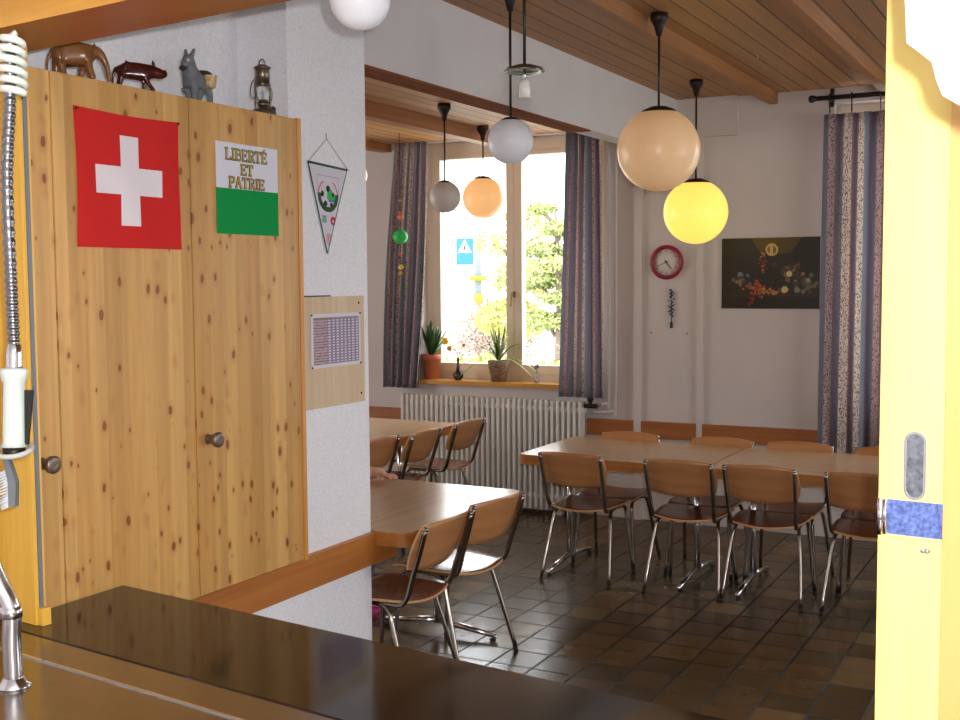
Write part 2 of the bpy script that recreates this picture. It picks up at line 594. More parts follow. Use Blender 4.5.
# curtain fabric: stripes across U (stored in UV), dots in the light bands
def curtain_mat(name, stops):
    m = mat(name, (120, 120, 130), 0.9, spec=0.1)
    k = NT(m)
    uv = k.n('ShaderNodeUVMap', uv_map='UVMap')
    sp = k.n('ShaderNodeSeparateXYZ')
    k.l(uv.outputs[0], sp.inputs[0])
    fr = k.math('FRACT', sp.outputs['X'])
    cr = k.n('ShaderNodeValToRGB')
    cr.color_ramp.interpolation = 'CONSTANT'
    e = cr.color_ramp.elements
    for i, (p, c, d) in enumerate(stops):
        q = e[i] if i < 2 else e.new(p)
        q.position = p
        q.color = (*lin(c), 1)
    k.l(fr, cr.inputs['Fac'])
    cr2 = k.n('ShaderNodeValToRGB')
    cr2.color_ramp.interpolation = 'CONSTANT'
    e = cr2.color_ramp.elements
    for i, (p, c, d) in enumerate(stops):
        q = e[i] if i < 2 else e.new(p)
        q.position = p
        q.color = (d, d, d, 1)
    k.l(fr, cr2.inputs['Fac'])
    vo = k.n('ShaderNodeTexVoronoi', feature='F1')
    vo.inputs['Scale'].default_value = 1.0
    mp = k.n('ShaderNodeMapping')
    mp.inputs['Scale'].default_value = (56.0, 150.0, 1.0)
    k.l(uv.outputs[0], mp.inputs['Vector'])
    k.l(mp.outputs[0], vo.inputs['Vector'])
    dots = k.math('MULTIPLY', k.math('LESS_THAN', vo.outputs['Distance'], 0.38), cr2.outputs[0])
    sc = k.n('ShaderNodeSeparateColor')
    k.l(vo.outputs['Color'], sc.inputs[0])
    dotc = k.mix(k.math('GREATER_THAN', sc.outputs[0], 0.45), lin((150, 84, 92)), lin((84, 84, 106)))
    k.l(k.mix(dots, cr.outputs[0], dotc), k.b.inputs['Base Color'])
    k.b.inputs['Transmission Weight'].default_value = 0.0
    # thin cloth lets some daylight through
    tl = k.n('ShaderNodeBsdfTranslucent')
    k.l(k.mix(dots, cr.outputs[0], dotc), tl.inputs['Color'])
    ms = k.n('ShaderNodeMixShader')
    ms.inputs[0].default_value = 0.42
    outn = [n_ for n_ in m.node_tree.nodes if n_.type == 'OUTPUT_MATERIAL'][0]
    k.l(k.b.outputs[0], ms.inputs[1])
    k.l(tl.outputs[0], ms.inputs[2])
    k.l(ms.outputs[0], outn.inputs['Surface'])
    return m
ST = [(0.0, (142, 144, 156), 0.0), (0.12, (206, 186, 182), 1.0), (0.25, (154, 138, 150), 0.3), (0.33, (146, 150, 160), 0.6),
      (0.44, (226, 214, 202), 1.0), (0.60, (168, 136, 146), 0.4), (0.66, (152, 154, 166), 0.3), (0.74, (228, 218, 206), 1.0), (0.87, (160, 170, 182), 0.0), (0.95, (158, 136, 150), 0.3)]
M_CURTAIN = curtain_mat('striped_curtain_cloth', ST)

# ------------------------------------------------------------------ the room
CZ, LZ, YB = 3.04, 2.88, 8.0
bm = bmesh.new(); bx(bm, -7.0, 3.0, -1.8, 8.3, -0.1, 0.0); struct('floor', bm, M_FLOOR)
bm = bmesh.new(); bx(bm, -2.62, 3.0, 1.9, 8.3, CZ, CZ + 0.2); struct('ceiling', bm, M_CEIL)
bm = bmesh.new(); bx(bm, -7.0, -2.75, 1.9, 8.3, LZ, LZ + 0.2); struct('ceiling_low', bm, M_CEIL2)
bm = bmesh.new(); bx(bm, -7.0, 3.0, -1.8, 8.3, 3.26, 3.4); struct('sun_block_slab', bm, M_PLASTER)  # unseen slab added to keep sunlight out of the rooms
# back wall with two window openings
bm = bmesh.new()
W1 = (-4.79, -3.19, 0.98, 2.875)
W2 = (-1.54, 0.70, 0.85, 2.94)
bx(bm, -7.0, W1[0], YB, YB + 0.3, 0, 3.3)
bx(bm, W1[0], W1[1], YB, YB + 0.3, 0, W1[2])
bx(bm, W1[0], W1[1], YB, YB + 0.3, W1[3], 3.3)
bx(bm, W1[1], W2[0], YB, YB + 0.3, 0, 3.3)
bx(bm, W2[0], W2[1], YB, YB + 0.3, 0, W2[2])
bx(bm, W2[0], W2[1], YB, YB + 0.3, W2[3], 3.3)
bx(bm, W2[1], 3.0, YB, YB + 0.3, 0, 3.3)
struct('wall_back', bm, M_WALL)
bm = bmesh.new()
bx(bm, -7.2, -7.0, -1.8, 4.1, 0, 3.3); bx(bm, -7.2, -7.0, 6.3, 8.3, 0, 3.3); bx(bm, -7.2, -7.0, 4.1, 6.3, 0, 0.9); bx(bm, -7.2, -7.0, 4.1, 6.3, 2.7, 3.3)
struct('wall_left', bm, M_WALLWARMLIT)
bm = bmesh.new()
bx(bm, -7.14, -7.08, 4.1, 4.18, 0.9, 2.7); bx(bm, -7.14, -7.08, 6.22, 6.3, 0.9, 2.7); bx(bm, -7.14, -7.08, 5.15, 5.25, 0.9, 2.7); bx(bm, -7.14, -7.08, 4.18, 6.22, 0.9, 1.0); bx(bm, -7.14, -7.08, 4.18, 6.22, 2.6, 2.7)
struct('window_added_left', bm, mat('added_left_window_frame', (206, 186, 160), 0.45))  # unseen window added to light the low room from the left
bm = bmesh.new()
bx(bm, 3.0, 3.2, -1.8, 3.9, 0, 3.3); bx(bm, 3.0, 3.2, 6.5, 8.3, 0, 3.3); bx(bm, 3.0, 3.2, 3.9, 6.5, 0, 0.9); bx(bm, 3.0, 3.2, 3.9, 6.5, 2.7, 3.3)
struct('wall_right', bm, M_WALL)
bm = bmesh.new()
bx(bm, 3.08, 3.14, 3.9, 3.98, 0.9, 2.7); bx(bm, 3.08, 3.14, 6.42, 6.5, 0.9, 2.7); bx(bm, 3.08, 3.14, 5.15, 5.25, 0.9, 2.7); bx(bm, 3.08, 3.14, 3.98, 6.42, 0.9, 1.0); bx(bm, 3.08, 3.14, 3.98, 6.42, 2.6, 2.7)
struct('window_added_right', bm, mat('added_side_window_frame', (206, 186, 160), 0.45))  # unseen window added so daylight reaches pillar and chairs from the right
bm = bmesh.new(); bx(bm, -7.0, 3.0, -2.0, -1.8, 0, 3.3); struct('wall_kitchen_back', bm, M_WALL)
bm = bmesh.new(); bx(bm, -3.4, -3.2, -1.8, 2.1, 0, 3.3); struct('wall_kitchen_left', bm, M_PLASTER)
bm = bmesh.new(); bx(bm, -3.2, 3.0, -1.8, 1.9, 3.06, 3.2); struct('ceiling_kitchen', bm, M_PLASTER)
bm = bmesh.new(); bx(bm, -7.0, -2.85, 2.1, 2.3, 0, LZ); struct('wall_low_room_front', bm, M_WALLWARMLIT)
# niche behind the cupboard, the plinth wall under it, the pillar and the beam over the opening
bm = bmesh.new()
bx(bm, -3.0, -2.85, 2.3, 3.454, 0, CZ)
bx(bm, -2.85, -2.62, 2.3, 3.454, 0, 0.78)
struct('wall_niche', bm, M_ROUGHCAST)
bm = bmesh.new(); bx(bm, -3.0, -2.62, 3.454, 3.965, 0, CZ); struct('wall_pillar', bm, M_ROUGHCAST)
bm = bmesh.new(); bx(bm, -2.75, -2.62, 3.965, YB, 2.655, CZ + 0.2); struct('trim_beam_plaster', bm, M_PLASTER)
bm = bmesh.new(); bx(bm, -2.752, -2.6205, 3.965, 6.36, 2.645, 2.6549); struct('trim_beam_board', bm, M_TRIMWOOD)
# plaster box and flat battens on the back wall
bm = bmesh.new(); bx(bm, -2.62, -2.185, 7.955, YB, 2.77, CZ); struct('trim_ceiling_box', bm, M_WALL)
for x0, x1, zt in ((-2.945, -2.885, LZ), (-2.47, -2.425, 2.77)):
    bm = bmesh.new(); bx(bm, x0, x1, 7.972, YB, 0, zt); o = struct('trim_batten', bm, M_WALL)
# ceiling beams
for i, (x0, x1, z0, m_) in enumerate(((-1.977, -1.917, 2.965, M_BEAM), (-1.22, -1.16, 2.965, M_BEAM), (-0.46, -0.40, 2.965, M_BEAM), (0.30, 0.36, 2.965, M_BEAM))):
    bm = bmesh.new(); bx(bm, x0, x1, 2.0, YB, z0, CZ)
    link('ceiling_beam', bm, m_)['kind'] = 'structure'
for x0, x1, z0 in ((-4.04, -3.943, 2.785), (-5.13, -5.035, 2.815), (-6.2, -6.1, 2.785)):
    bm = bmesh.new(); bx(bm, x0, x1, 2.3, YB, z0, LZ)
    link('ceiling_beam', bm, M_BEAM2)['kind'] = 'structure'
# dining rail along the back wall, and the long rail on the pillar
for x0, x1 in ((-5.60, -4.93), (-3.315, -2.945), (-2.885, -2.47), (-2.425, -1.55)):
    bm = bmesh.new(); bx(bm, x0, x1, 7.965, YB, 0.612, 0.735); struct('trim_rail', bm, M_RAIL)
bm = bmesh.new(); bx(bm, -2.62, -2.592, 2.4, 4.12, 0.605, 0.735); struct('trim_rail_pillar', bm, M_RAILY)

# ------------------------------------------------------------------ hatch (skewed 6.6 degrees)
HA = R(-6.6)
HM = Matrix.Translation(Vector((-2.329, 1.938, 0))) @ Matrix.Rotation(HA, 4, 'Z')
def hbox(bm, s0, s1, t0, t1, z0, z1, mi=0):
    bx(bm, s0, s1, t0, t1, z0, z1, mi, HM)
ZC = 0.92
# lintel
bm = bmesh.new(); hbox(bm, -0.15, 2.9, -0.085, 0.115, 2.356, 2.46)
for f in bm.faces:
    pass
o = struct('trim_lintel', bm, [M_ORANGE, M_LINTELSHADE])
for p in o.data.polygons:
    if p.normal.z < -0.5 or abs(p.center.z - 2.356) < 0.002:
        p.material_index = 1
bm = bmesh.new(); hbox(bm, -0.9, 5.4, -0.03, 0.06, 2.46, 3.3); struct('wall_above_hatch', bm, M_PLASTER)
bm = bmesh.new(); hbox(bm, -0.85, -0.155, 0.0, 0.03, 0.0, 2.46); struct('wall_hatch_left', bm, M_ORANGE)
bm = bmesh.new(); hbox(bm, 2.33, 5.4, 0.0, 0.06, 0.0, 2.46); struct('wall_hatch_right', bm, M_PLASTER)
bm = bmesh.new(); hbox(bm, -0.1, 2.33, -0.03, 0.05, 0.0, 0.86); struct('wall_under_hatch', bm, M_WHITEPAINT)
# left jamb
j = bpy.data.objects.new('trim_left_jamb', None); COL.objects.link(j); j['kind'] = 'structure'
bm = bmesh.new(); hbox(bm, -0.15, 0.008, 0.045, 0.075, ZC + 0.001, 2.356); link('jamb_board', bm, M_YELLOW, j)
bm = bmesh.new(); hbox(bm, 0.009, 0.0145, 0.055, 0.065, ZC + 0.03, 2.356); link('guide_rail', bm, mat('grey_aluminium', (120, 124, 134), 0.5, 0.3), j)
bm = bmesh.new(); hbox(bm, 0.009, 0.028, 0.05, 0.075, ZC + 0.001, ZC + 0.045); link('stop_block', bm, M_YELLOW, j)

# worktops
K = HM
bm = bmesh.new()
# dark slab: left end follows the cupboard front
def hp(s, t, z):
    return HM @ Vector((s, t, z))
A0 = Vector((-2.412, 1.97, 0)); A1 = Vector((-2.412, 2.372, 0))
pts = [A0, A1, hp(1.47, 0.43, 0) , hp(2.9, 0.43, 0), hp(2.9, 0.0, 0), hp(-0.05, 0.0, 0)]
pts[2] = A1 + (hp(1, 0, 0) - hp(0, 0, 0)) * 1.5
pts[3] = A1 + (hp(1, 0, 0) - hp(0, 0, 0)) * 2.9
prism(bm, [Vector((p.x, p.y, ZC - 0.035)) for p in pts], (0, 0, 0.035))
o = link('serving_counter', bm, M_COUNTER, bevel=0.004)
tag(o, 'glossy dark brown serving counter top in front of the pine cupboard', 'counter')
t = thing('steel_worktop', 'brushed stainless steel kitchen worktop in front of the dark counter', 'worktop')
bm = bmesh.new(); hbox(bm, -0.72, 3.0, -0.70, -0.002, ZC - 0.04, ZC - 0.001); link('top', bm, M_STEEL, t, bevel=0.003)
bm = bmesh.new(); hbox(bm, -0.72, 3.0, -0.112, -0.106, ZC - 0.003, ZC + 0.002); link('seam', bm, M_CHROME, t)
bm = bmesh.new(); hbox(bm, -0.70, 2.95, -0.66, -0.05, 0.0, ZC - 0.04); link('base', bm, M_STEEL, t)

# right sliding leaf and frame
t = bpy.data.objects.new('door_1', None); COL.objects.link(t); t['kind'] = 'structure'
LM = Matrix.Translation(Vector((-0.282, 1.853, 0))) @ Matrix.Rotation(HA, 4, 'Z')
def lbox(bm, s0, s1, t0, t1, z0, z1, mi=0):
    bx(bm, s0, s1, t0, t1, z0, z1, mi, LM)
bm = bmesh.new(); lbox(bm, 0.0, 0.098, 0.0, 0.032, ZC, 2.42); link('door_leaf', bm, M_YELLOWPALE, t, bevel=0.002)
def stadium(cx, cz, hw, hh, y, n=10):
    pts = []
    for k in range(n + 1):
        a = PI * k / n
        pts.append(Vector((cx + hw * math.cos(a), y, cz + (hh - hw) + hw * math.sin(a))))
    for k in range(n + 1):
        a = PI + PI * k / n
        pts.append(Vector((cx + hw * math.cos(a), y, cz - (hh - hw) + hw * math.sin(a))))
    return pts
pull = bpy.data.objects.new('flush_pull', None); COL.objects.link(pull); pull.parent = t
bm = bmesh.new()
o1 = stadium(0.0545, 1.492, 0.0165, 0.053, -0.002); o2 = stadium(0.0545, 1.492, 0.0125, 0.049, -0.002)
vo1 = [bm.verts.new(LM @ p) for p in o1]; vo2 = [bm.verts.new(LM @ p) for p in o2]
vi2 = [bm.verts.new(LM @ (p + Vector((0, 0.003, 0)))) for p in o2]; vo3 = [bm.verts.new(LM @ (p + Vector((0, 0.002, 0)))) for p in o1]
n_ = len(o1)
for i in range(n_):
    q = (i + 1) % n_
    bm.faces.new((vo1[i], vo1[q], vo2[q], vo2[i])); bm.faces.new((vo2[i], vo2[q], vi2[q], vi2[i])); bm.faces.new((vo1[i], vo3[i], vo3[q], vo1[q]))
link('pull_rim', bm, M_CHROME, pull)
bm = bmesh.new(); prism(bm, [LM @ (p + Vector((0, 0.0012, 0))) for p in o2], LM.to_3x3() @ Vector((0, 0.0006, 0))); link('pull_cup', bm, mat('hammered_zinc', (150, 158, 170), 0.25, 0.9, noise=((120, 120, 120), 0.35, 2)), pull)
M_PLATE = mat('blue_film_plate', (110, 130, 196), 0.3, 0.5, noise=((160, 160, 160), 0.45, 3))
pl = bpy.data.objects.new('latch_plate', None); COL.objects.link(pl); pl.parent = t
bm = bmesh.new(); lbox(bm, 0.012, 0.0975, -0.002, 0.0, 1.383, 1.437); link('plate_face', bm, M_PLATE, pl)
bm = bmesh.new()
tube(bm, [LM @ Vector((0.005, -0.003, 1.381)), LM @ Vector((0.005, -0.003, 1.438))], 0.0055, 10)
tube(bm, [LM @ Vector((0.0125, -0.003, 1.382)), LM @ Vector((0.0125, -0.003, 1.437))], 0.0025, 8)
link('plate_roll', bm, M_CHROME, pl)
bm = bmesh.new()
for s_c in (0.068, 0.0745):
    lathe(bm, [(0, -0.0025), (0.003, -0.002), (0.0045, 0.0)], seg=12, M=LM @ Matrix.Translation((s_c, 0, 1.362)) @ Matrix.Rotation(R(-90), 4, 'X'))
link('screw', bm, M_CHROME, t)
bm = bmesh.new(); lbox(bm, 0.1026, 0.19, -0.03, 0.05, ZC, 2.42); struct('trim_right_jamb', bm, grain_mat('pale_orange_wood', (204, 156, 88), (216, 170, 102), 'Z', 0.35, 18, 0.8))
bm = bmesh.new(); lbox(bm, 0.0981, 0.1025, 0.018, 0.032, ZC, 2.42); struct('trim_jamb_gap_shade', bm, mat('gap_shade_brown', (34, 18, 6), 0.8))  # dark strip in the gap, its shade painted as near-black brown

# ------------------------------------------------------------------ windows
def window(name, W, mull=None, n=1):
    x0, x1, z0, z1 = W
    t = bpy.data.objects.new(name, None); COL.objects.link(t); t['kind'] = 'structure'
    bm = bmesh.new()
    y0, y1 = 8.13, 8.19
    bx(bm, x0, x0 + 0.07, y0, y1, z0, z1); bx(bm, x1 - 0.07, x1, y0, y1, z0, z1)
    bx(bm, x0 + 0.07, x1 - 0.07, y0, y1, z1 - 0.10, z1); bx(bm, x0 + 0.07, x1 - 0.07, y0, y1, z0, z0 + 0.06)
    link('frame', bm, M_WINFRAME, t, bevel=0.004)
    cx = (x0 + x1) / 2
    for a, b in ((x0 + 0.07, cx - 0.001), (cx + 0.001, x1 - 0.07)):
        s = bpy.data.objects.new('sash', None); COL.objects.link(s); s.parent = t
        bm = bmesh.new()
        e = 0.068
        bx(bm, a, a + e, y0 - 0.015, y1, z0 + 0.06, z1 - 0.10); bx(bm, b - e, b, y0 - 0.015, y1, z0 + 0.06, z1 - 0.10)
        bx(bm, a + e, b - e, y0 - 0.015, y1, z1 - 0.10 - 0.035, z1 - 0.10); bx(bm, a + e, b - e, y0 - 0.015, y1, z0 + 0.06, z0 + 0.13)
        link('sash_frame', bm, M_WINFRAME, s, bevel=0.004)
        bm = bmesh.new(); bx(bm, a + e, b - e, 8.150, 8.154, z0 + 0.13, z1 - 0.135); link('pane', bm, M_GLASS, s)
    return t, cx
wt, cx = window('window_1', W1)
bm = bmesh.new()
lathe(bm, [(0.0, -0.004), (0.013, -0.004), (0.013, 0.0)], seg=12, M=Matrix.Translation((cx + 0.002, 8.111, 1.66)) @ Matrix.Rotation(R(90), 4, 'X') @ Matrix.Diagonal((1, 2.2, 1, 1)))
tube(bm, curve_pts([(cx + 0.002, 8.112, 1.675), (cx + 0.002, 8.085, 1.675), (cx - 0.004, 8.078, 1.66), (cx - 0.012, 8.078, 1.57)], 5), 0.008, 8)
link('window_handle', bm, mat('brass_handle', (150, 128, 80), 0.3, 0.9), wt)
wt2, cx2 = window('window_2', W2)
bm = bmesh.new(); bx(bm, -4.95, -3.22, 7.93, 8.135, 0.948, 0.982); struct('window_sill', bm, M_WOODSILL)
bm = bmesh.new(); bx(bm, -1.5, 0.8, 7.93, 8.13, 0.82, 0.85); struct('window_sill_right', bm, M_WOODSILL)

# ------------------------------------------------------------------ radiator and pipes
t = thing('radiator', 'wide white column radiator under the window sill', 'radiator', (-4.105, 7.905, 0))
n = 35
for i in range(n):
    x = -0.775 + i * (1.55 / (n - 1))
    bm = bmesh.new()
    bx(bm, x - 0.0115, x + 0.0115, -0.045, 0.045, 0.032, 0.868)
    # waist between the two columns of a section
    link('column', bm, M_RADIATOR, t, bevel=0.008)
bm = bmesh.new()
tube(bm, [(-0.81, 0, 0.80), (0.81, 0, 0.80)], 0.022, 10)
tube(bm, [(-0.81, 0, 0.13), (0.81, 0, 0.13)], 0.022, 10)
link('manifold', bm, M_RADIATOR, t)
for sx in (-0.6, 0.6):
    bm = bmesh.new(); bx(bm, sx - 0.02, sx + 0.02, -0.03, 0.03, 0.0, 0.09); link('foot', bm, M_RADIATOR, t)
bm = bmesh.new()
tube(bm, [(0.80, 0, 0.835), (0.90, 0, 0.835)], 0.018, 10)
tube(bm, [(0.845, 0, 0.835), (0.845, 0, 0.87)], [0.016, 0.016], 10)
sphere(bm, (0.845, 0, 0.885), 0.026, 12, 8, sc=(1, 1, 0.8))
link('valve', bm, M_DARKMETAL, t)
for dx, dz in ((0.0, 0.0), (0.055, -0.055)):
    xv = -3.135 + dx
    bm = bmesh.new()
    z1 = 0.845 + dz
    tube(bm, curve_pts([(xv, 7.955, 2.87), (xv, 7.955, 2.0), (xv, 7.955, z1 + 0.06), (xv - 0.012, 7.955, z1 + 0.012), (xv - 0.045 - dx, 7.95, z1), (-3.19 - dx * 1.2, 7.94, z1)], 5), 0.0125, 10)
    o = link('heating_pipe', bm, M_WHITEPAINT)
    tag(o, ('left of the two white heating pipes on the back wall', 'right of the two white heating pipes, beside the batten')[dx > 0], 'pipe', 'heating pipes beside the radiator')

# ------------------------------------------------------------------ curtains
def curtain(name, xa0, xa1, xb0, xb1, z0, z1, label, folds, reps, y=7.88, amp=0.028, seed=1, bulge=0.0):
    rnd = random.Random(seed)
    nx, nz = 110, 26
    bm = bmesh.new()
    uvl = bm.loops.layers.uv.new('UVMap')
    ph = [rnd.uniform(0, 6) for _ in range(4)]
    g = []
    for jz in range(nz + 1):
        v = jz / nz
        row = []
        for i in range(nx + 1):
            u = i / nx
            xl = xb0 + (xa0 - xb0) * v - bulge * math.sin(PI * v)
            xr = xb1 + (xa1 - xb1) * v + bulge * 0.7 * math.sin(PI * v)
            a = amp * (0.75 + 0.35 * math.sin(3 * v + ph[0]))
            yy = y + a * math.sin(2 * PI * folds * u + ph[1] + 0.5 * math.sin(2.3 * v + ph[2])) + 0.35 * a * math.sin(2 * PI * folds * 2.3 * u + ph[3])
            row.append(bm.verts.new((xl + (xr - xl) * u, yy, z0 + (z1 - z0) * v)))
        g.append(row)
    for jz in range(nz):
        for i in range(nx):
            f = bm.faces.new((g[jz][i], g[jz][i + 1], g[jz + 1][i + 1], g[jz + 1][i]))
            f.smooth = True
            for l_, (a, b) in zip(f.loops, ((i, jz), (i + 1, jz), (i + 1, jz + 1), (i, jz + 1))):
                l_[uvl].uv = (a / nx * reps, b / nz)
    o = link(name, bm, M_CURTAIN)
    md = o.modifiers.new('solid', 'SOLIDIFY'); md.thickness = 0.003
    tag(o, label, 'curtain', 'striped curtains')
    return o
curtain('curtain', -4.925, -4.63, -5.05, -4.745, 0.915, 2.868, 'striped curtain hanging left of the sill window with hanging green ornament in front', 5, 1.5, seed=3, bulge=0.03)
curtain('curtain', -3.43, -3.165, -3.50, -3.14, 0.90, 2.868, 'striped curtain hanging at the right side of the sill window above the valve', 5, 1.5, seed=5, bulge=0.0)
curtain('curtain', -1.58, -0.70, -1.595, -0.70, 0.42, 2.85, 'wide striped curtain on a rod behind the far end of the long table', 8, 2.9, seed=9, amp=0.035, y=7.86)
t = thing('curtain_rod', 'dark metal curtain rod with ball end above the right-hand curtain', 'curtain rod', (-1.2, 7.84, 2.955))
bm = bmesh.new(); tube(bm, [(-0.46, 0, 0), (1.9, 0, 0)], 0.016, 12); link('rod', bm, M_DARKMETAL, t)
bm = bmesh.new(); lathe(bm, [(0, -0.03), (0.022, -0.02), (0.026, 0), (0.018, 0.02), (0.012, 0.03), (0.018, 0.05), (0, 0.055)], seg=14, M=Matrix.Translation((-0.45, 0, 0)) @ Matrix.Rotation(R(90), 4, 'Y')); link('finial', bm, M_DARKMETAL, t)
bm = bmesh.new(); bx(bm, -0.36, -0.345, -0.012, 0.16, -0.01, 0.01); bx(bm, -0.365, -0.34, 0.14, 0.16, -0.04, 0.08); link('bracket', bm, M_DARKMETAL, t)
for i, x in enumerate((-0.34, -0.20, -0.02, 0.21, 0.40)):
    bm = bmesh.new()
    pts = [(x, 0.024 * math.cos(a), 0.024 * math.sin(a)) for a in [2 * PI * q / 14 for q in range(15)]]
    tube(bm, pts, 0.004, 6, caps=False)
    tube(bm, [(x, 0, -0.022), (x, 0.01, -0.10)], 0.004, 6)
    link('ring', bm, M_DARKMETAL, t)

# ------------------------------------------------------------------ cupboard
t = thing('pine_cupboard', 'tall knotty pine wall cupboard with flags pinned on its doors', 'cupboard', (-2.62, 2.6, 0.80))
CX = -2.42
def cy(y):
    return y - 2.6
bm = bmesh.new(); bx(bm, -0.225, 0.175, cy(2.055), cy(3.235), 0.0, 1.535)
link('carcass', bm, M_PINE, t)
for (y0, y1) in ((2.055, 2.172), (2.178, 2.698), (2.704, 3.236)):
    bm = bmesh.new(); bx(bm, 0.178, 0.20, cy(y0), cy(y1), 0.001, 1.534)
    d = link('door', bm, M_PINE, t, bevel=0.002)
    if y0 != 2.178:
        ky, kz = ((2.11, 1.305) if y0 < 2.1 else (2.755, 1.289))
        bm = bmesh.new()
        lathe(bm, [(0, 0), (0.017, 0.0), (0.014, 0.006), (0.0145, 0.012), (0.017, 0.026), (0.0235, 0.032), (0.024, 0.043), (0.018, 0.048), (0.010, 0.046), (0, 0.048)], seg=20,
              M=Matrix.Translation((0.20, cy(ky), kz - 0.80)) @ Matrix.Rotation(R(90), 4, 'Y'))
        link('knob', bm, mat('aged_brass_knob', (132, 116, 102), 0.35, 0.7), d)
bm = bmesh.new(); bx(bm, 0.0, 0.203, cy(3.238), cy(3.258), -0.002, 1.537); link('side_trim', bm, grain_mat('pine_edge', (206, 140, 66), (220, 158, 82), 'Z', 0.4, 40, 1.5), t)
bm = bmesh.new(); bx(bm, -0.225, 0.176, cy(2.055), cy(3.236), 1.5351, 1.5355); link('top_board', bm, M_PINE, t)
TOPZ = 0.80 + 1.536

# flags: cloth with a little ripple
M_CLOTHPRINT = attr_mat('flag_cloth', 0.85, 0.15)
XF = CX + 0.004
def swiss(u, v):
    du, dv = abs(u - 0.495) * 1.0, abs(v - 0.497) * 0.97
    if (du < 0.095 and dv < 0.325) or (dv < 0.097 and du < 0.325):
        return (232, 222, 226)
    return (204, 44, 42)
def mp(u, v):
    yy = 2.248 + 0.402 * u - 0.006 * (1 - v) * math.sin(0) + 0.005 * math.sin(PI * v) * (0.5 - u) * 0
    sag = -0.006 * math.sin(PI * u) * (1 if v > 0.5 else 0.2)
    edge = -0.004 * math.sin(PI * v) * (1 - 2 * u)
    return (XF + 0.003 * math.sin(7 * u + 3 * v) ** 2, yy - edge, 1.876 + 0.378 * v + sag * (v > 0.9))
o = painted('swiss_flag', 82, 78, swiss, mp, M_CLOTHPRINT)
tag(o, 'red square flag with white cross pinned to the middle cupboard door', 'flag')
for yy, zz in ((2.254, 2.246), (2.645, 2.249)):
    bm = bmesh.new(); sphere(bm, (XF + 0.005, yy, zz), 0.004, 8, 6)
    link('pin', bm, M_BLACK, o)
o.modifiers.new('solid', 'SOLIDIFY').thickness = 0.0015
t = thing('canton_flag', 'white and green flag with gold lettering on the right cupboard door', 'flag', (XF, 2.814, 1.93))
def vaud(u, v):
    return (222, 222, 232) if v > 0.50 else (20, 148, 72)
o = painted('cloth', 20, 40, vaud, lambda u, v: (0.002 * math.sin(5 * u) ** 2, 0.306 * u, 0.288 * v), M_CLOTHPRINT, t)
o.modifiers.new('solid', 'SOLIDIFY').thickness = 0.0015
# lettering with slab serifs, built from strokes
def stroke(bm, x, a, b, w):
    a, b = Vector(a), Vector(b)
    d = (b - a)
    if d.length < 1e-6:
        return
    d.normalize()
    n = Vector((-d.y, d.x)) * w / 2
    a2, b2 = a - d * w * 0.35, b + d * w * 0.35
    P_ = [a2 + n, b2 + n, b2 - n, a2 - n]
    prism(bm, [(x, p.x, p.y) for p in P_], (0.0006, 0, 0))
GL = {
 'L': ([((0.15, 0), (0.15, 1)), ((0.15, 0), (0.62, 0)), ((0.62, 0), (0.62, 0.2)), ((0.02, 1), (0.30, 1)), ((0.02, 0), (0.2, 0))], 0.72),
 'I': ([((0.18, 0), (0.18, 1)), ((0.04, 0), (0.32, 0)), ((0.04, 1), (0.32, 1))], 0.42),
 'B': ([((0.15, 0), (0.15, 1)), ((0.02, 1), (0.45, 1)), ((0.45, 1), (0.58, 0.88)), ((0.58, 0.88), (0.58, 0.64)), ((0.58, 0.64), (0.45, 0.53)), ((0.15, 0.53), (0.45, 0.53)), ((0.45, 0.53), (0.62, 0.40)), ((0.62, 0.40), (0.62, 0.14)), ((0.62, 0.14), (0.48, 0)), ((0.02, 0), (0.48, 0))], 0.76),
 'E': ([((0.15, 0), (0.15, 1)), ((0.02, 1), (0.60, 1)), ((0.60, 1), (0.60, 0.82)), ((0.15, 0.52), (0.46, 0.52)), ((0.46, 0.42), (0.46, 0.62)), ((0.02, 0), (0.62, 0)), ((0.62, 0), (0.62, 0.2))], 0.76),
 'R': ([((0.15, 0), (0.15, 1)), ((0.02, 1), (0.46, 1)), ((0.46, 1), (0.60, 0.88)), ((0.60, 0.88), (0.60, 0.62)), ((0.60, 0.62), (0.46, 0.5)), ((0.15, 0.5), (0.46, 0.5)), ((0.38, 0.5), (0.66, 0)), ((0.60, 0), (0.76, 0)), ((0.02, 0), (0.28, 0))], 0.80),
 'T': ([((0.34, 0), (0.34, 1)), ((0.02, 1), (0.66, 1)), ((0.02, 1), (0.02, 0.8)), ((0.66, 1), (0.66, 0.8)), ((0.20, 0), (0.48, 0))], 0.76),
 'P': ([((0.15, 0), (0.15, 1)), ((0.02, 1), (0.46, 1)), ((0.46, 1), (0.60, 0.88)), ((0.60, 0.88), (0.60, 0.58)), ((0.60, 0.58), (0.46, 0.46)), ((0.15, 0.46), (0.46, 0.46)), ((0.02, 0), (0.28, 0))], 0.74),
 'A': ([((0.10, 0), (0.36, 1)), ((0.36, 1), (0.62, 0)), ((0.2, 0.36), (0.52, 0.36)), ((0.0, 0), (0.2, 0)), ((0.52, 0), (0.72, 0))], 0.80),
}
GL['É'] = (GL['E'][0] + [((0.26, 1.16), (0.42, 1.32))], GL['E'][1])
M_INK = mat('black_ink', (28, 24, 20), 0.7)
M_GOLD = mat('gold_print', (206, 166, 60), 0.6)
bmk, bmg = bmesh.new(), bmesh.new()
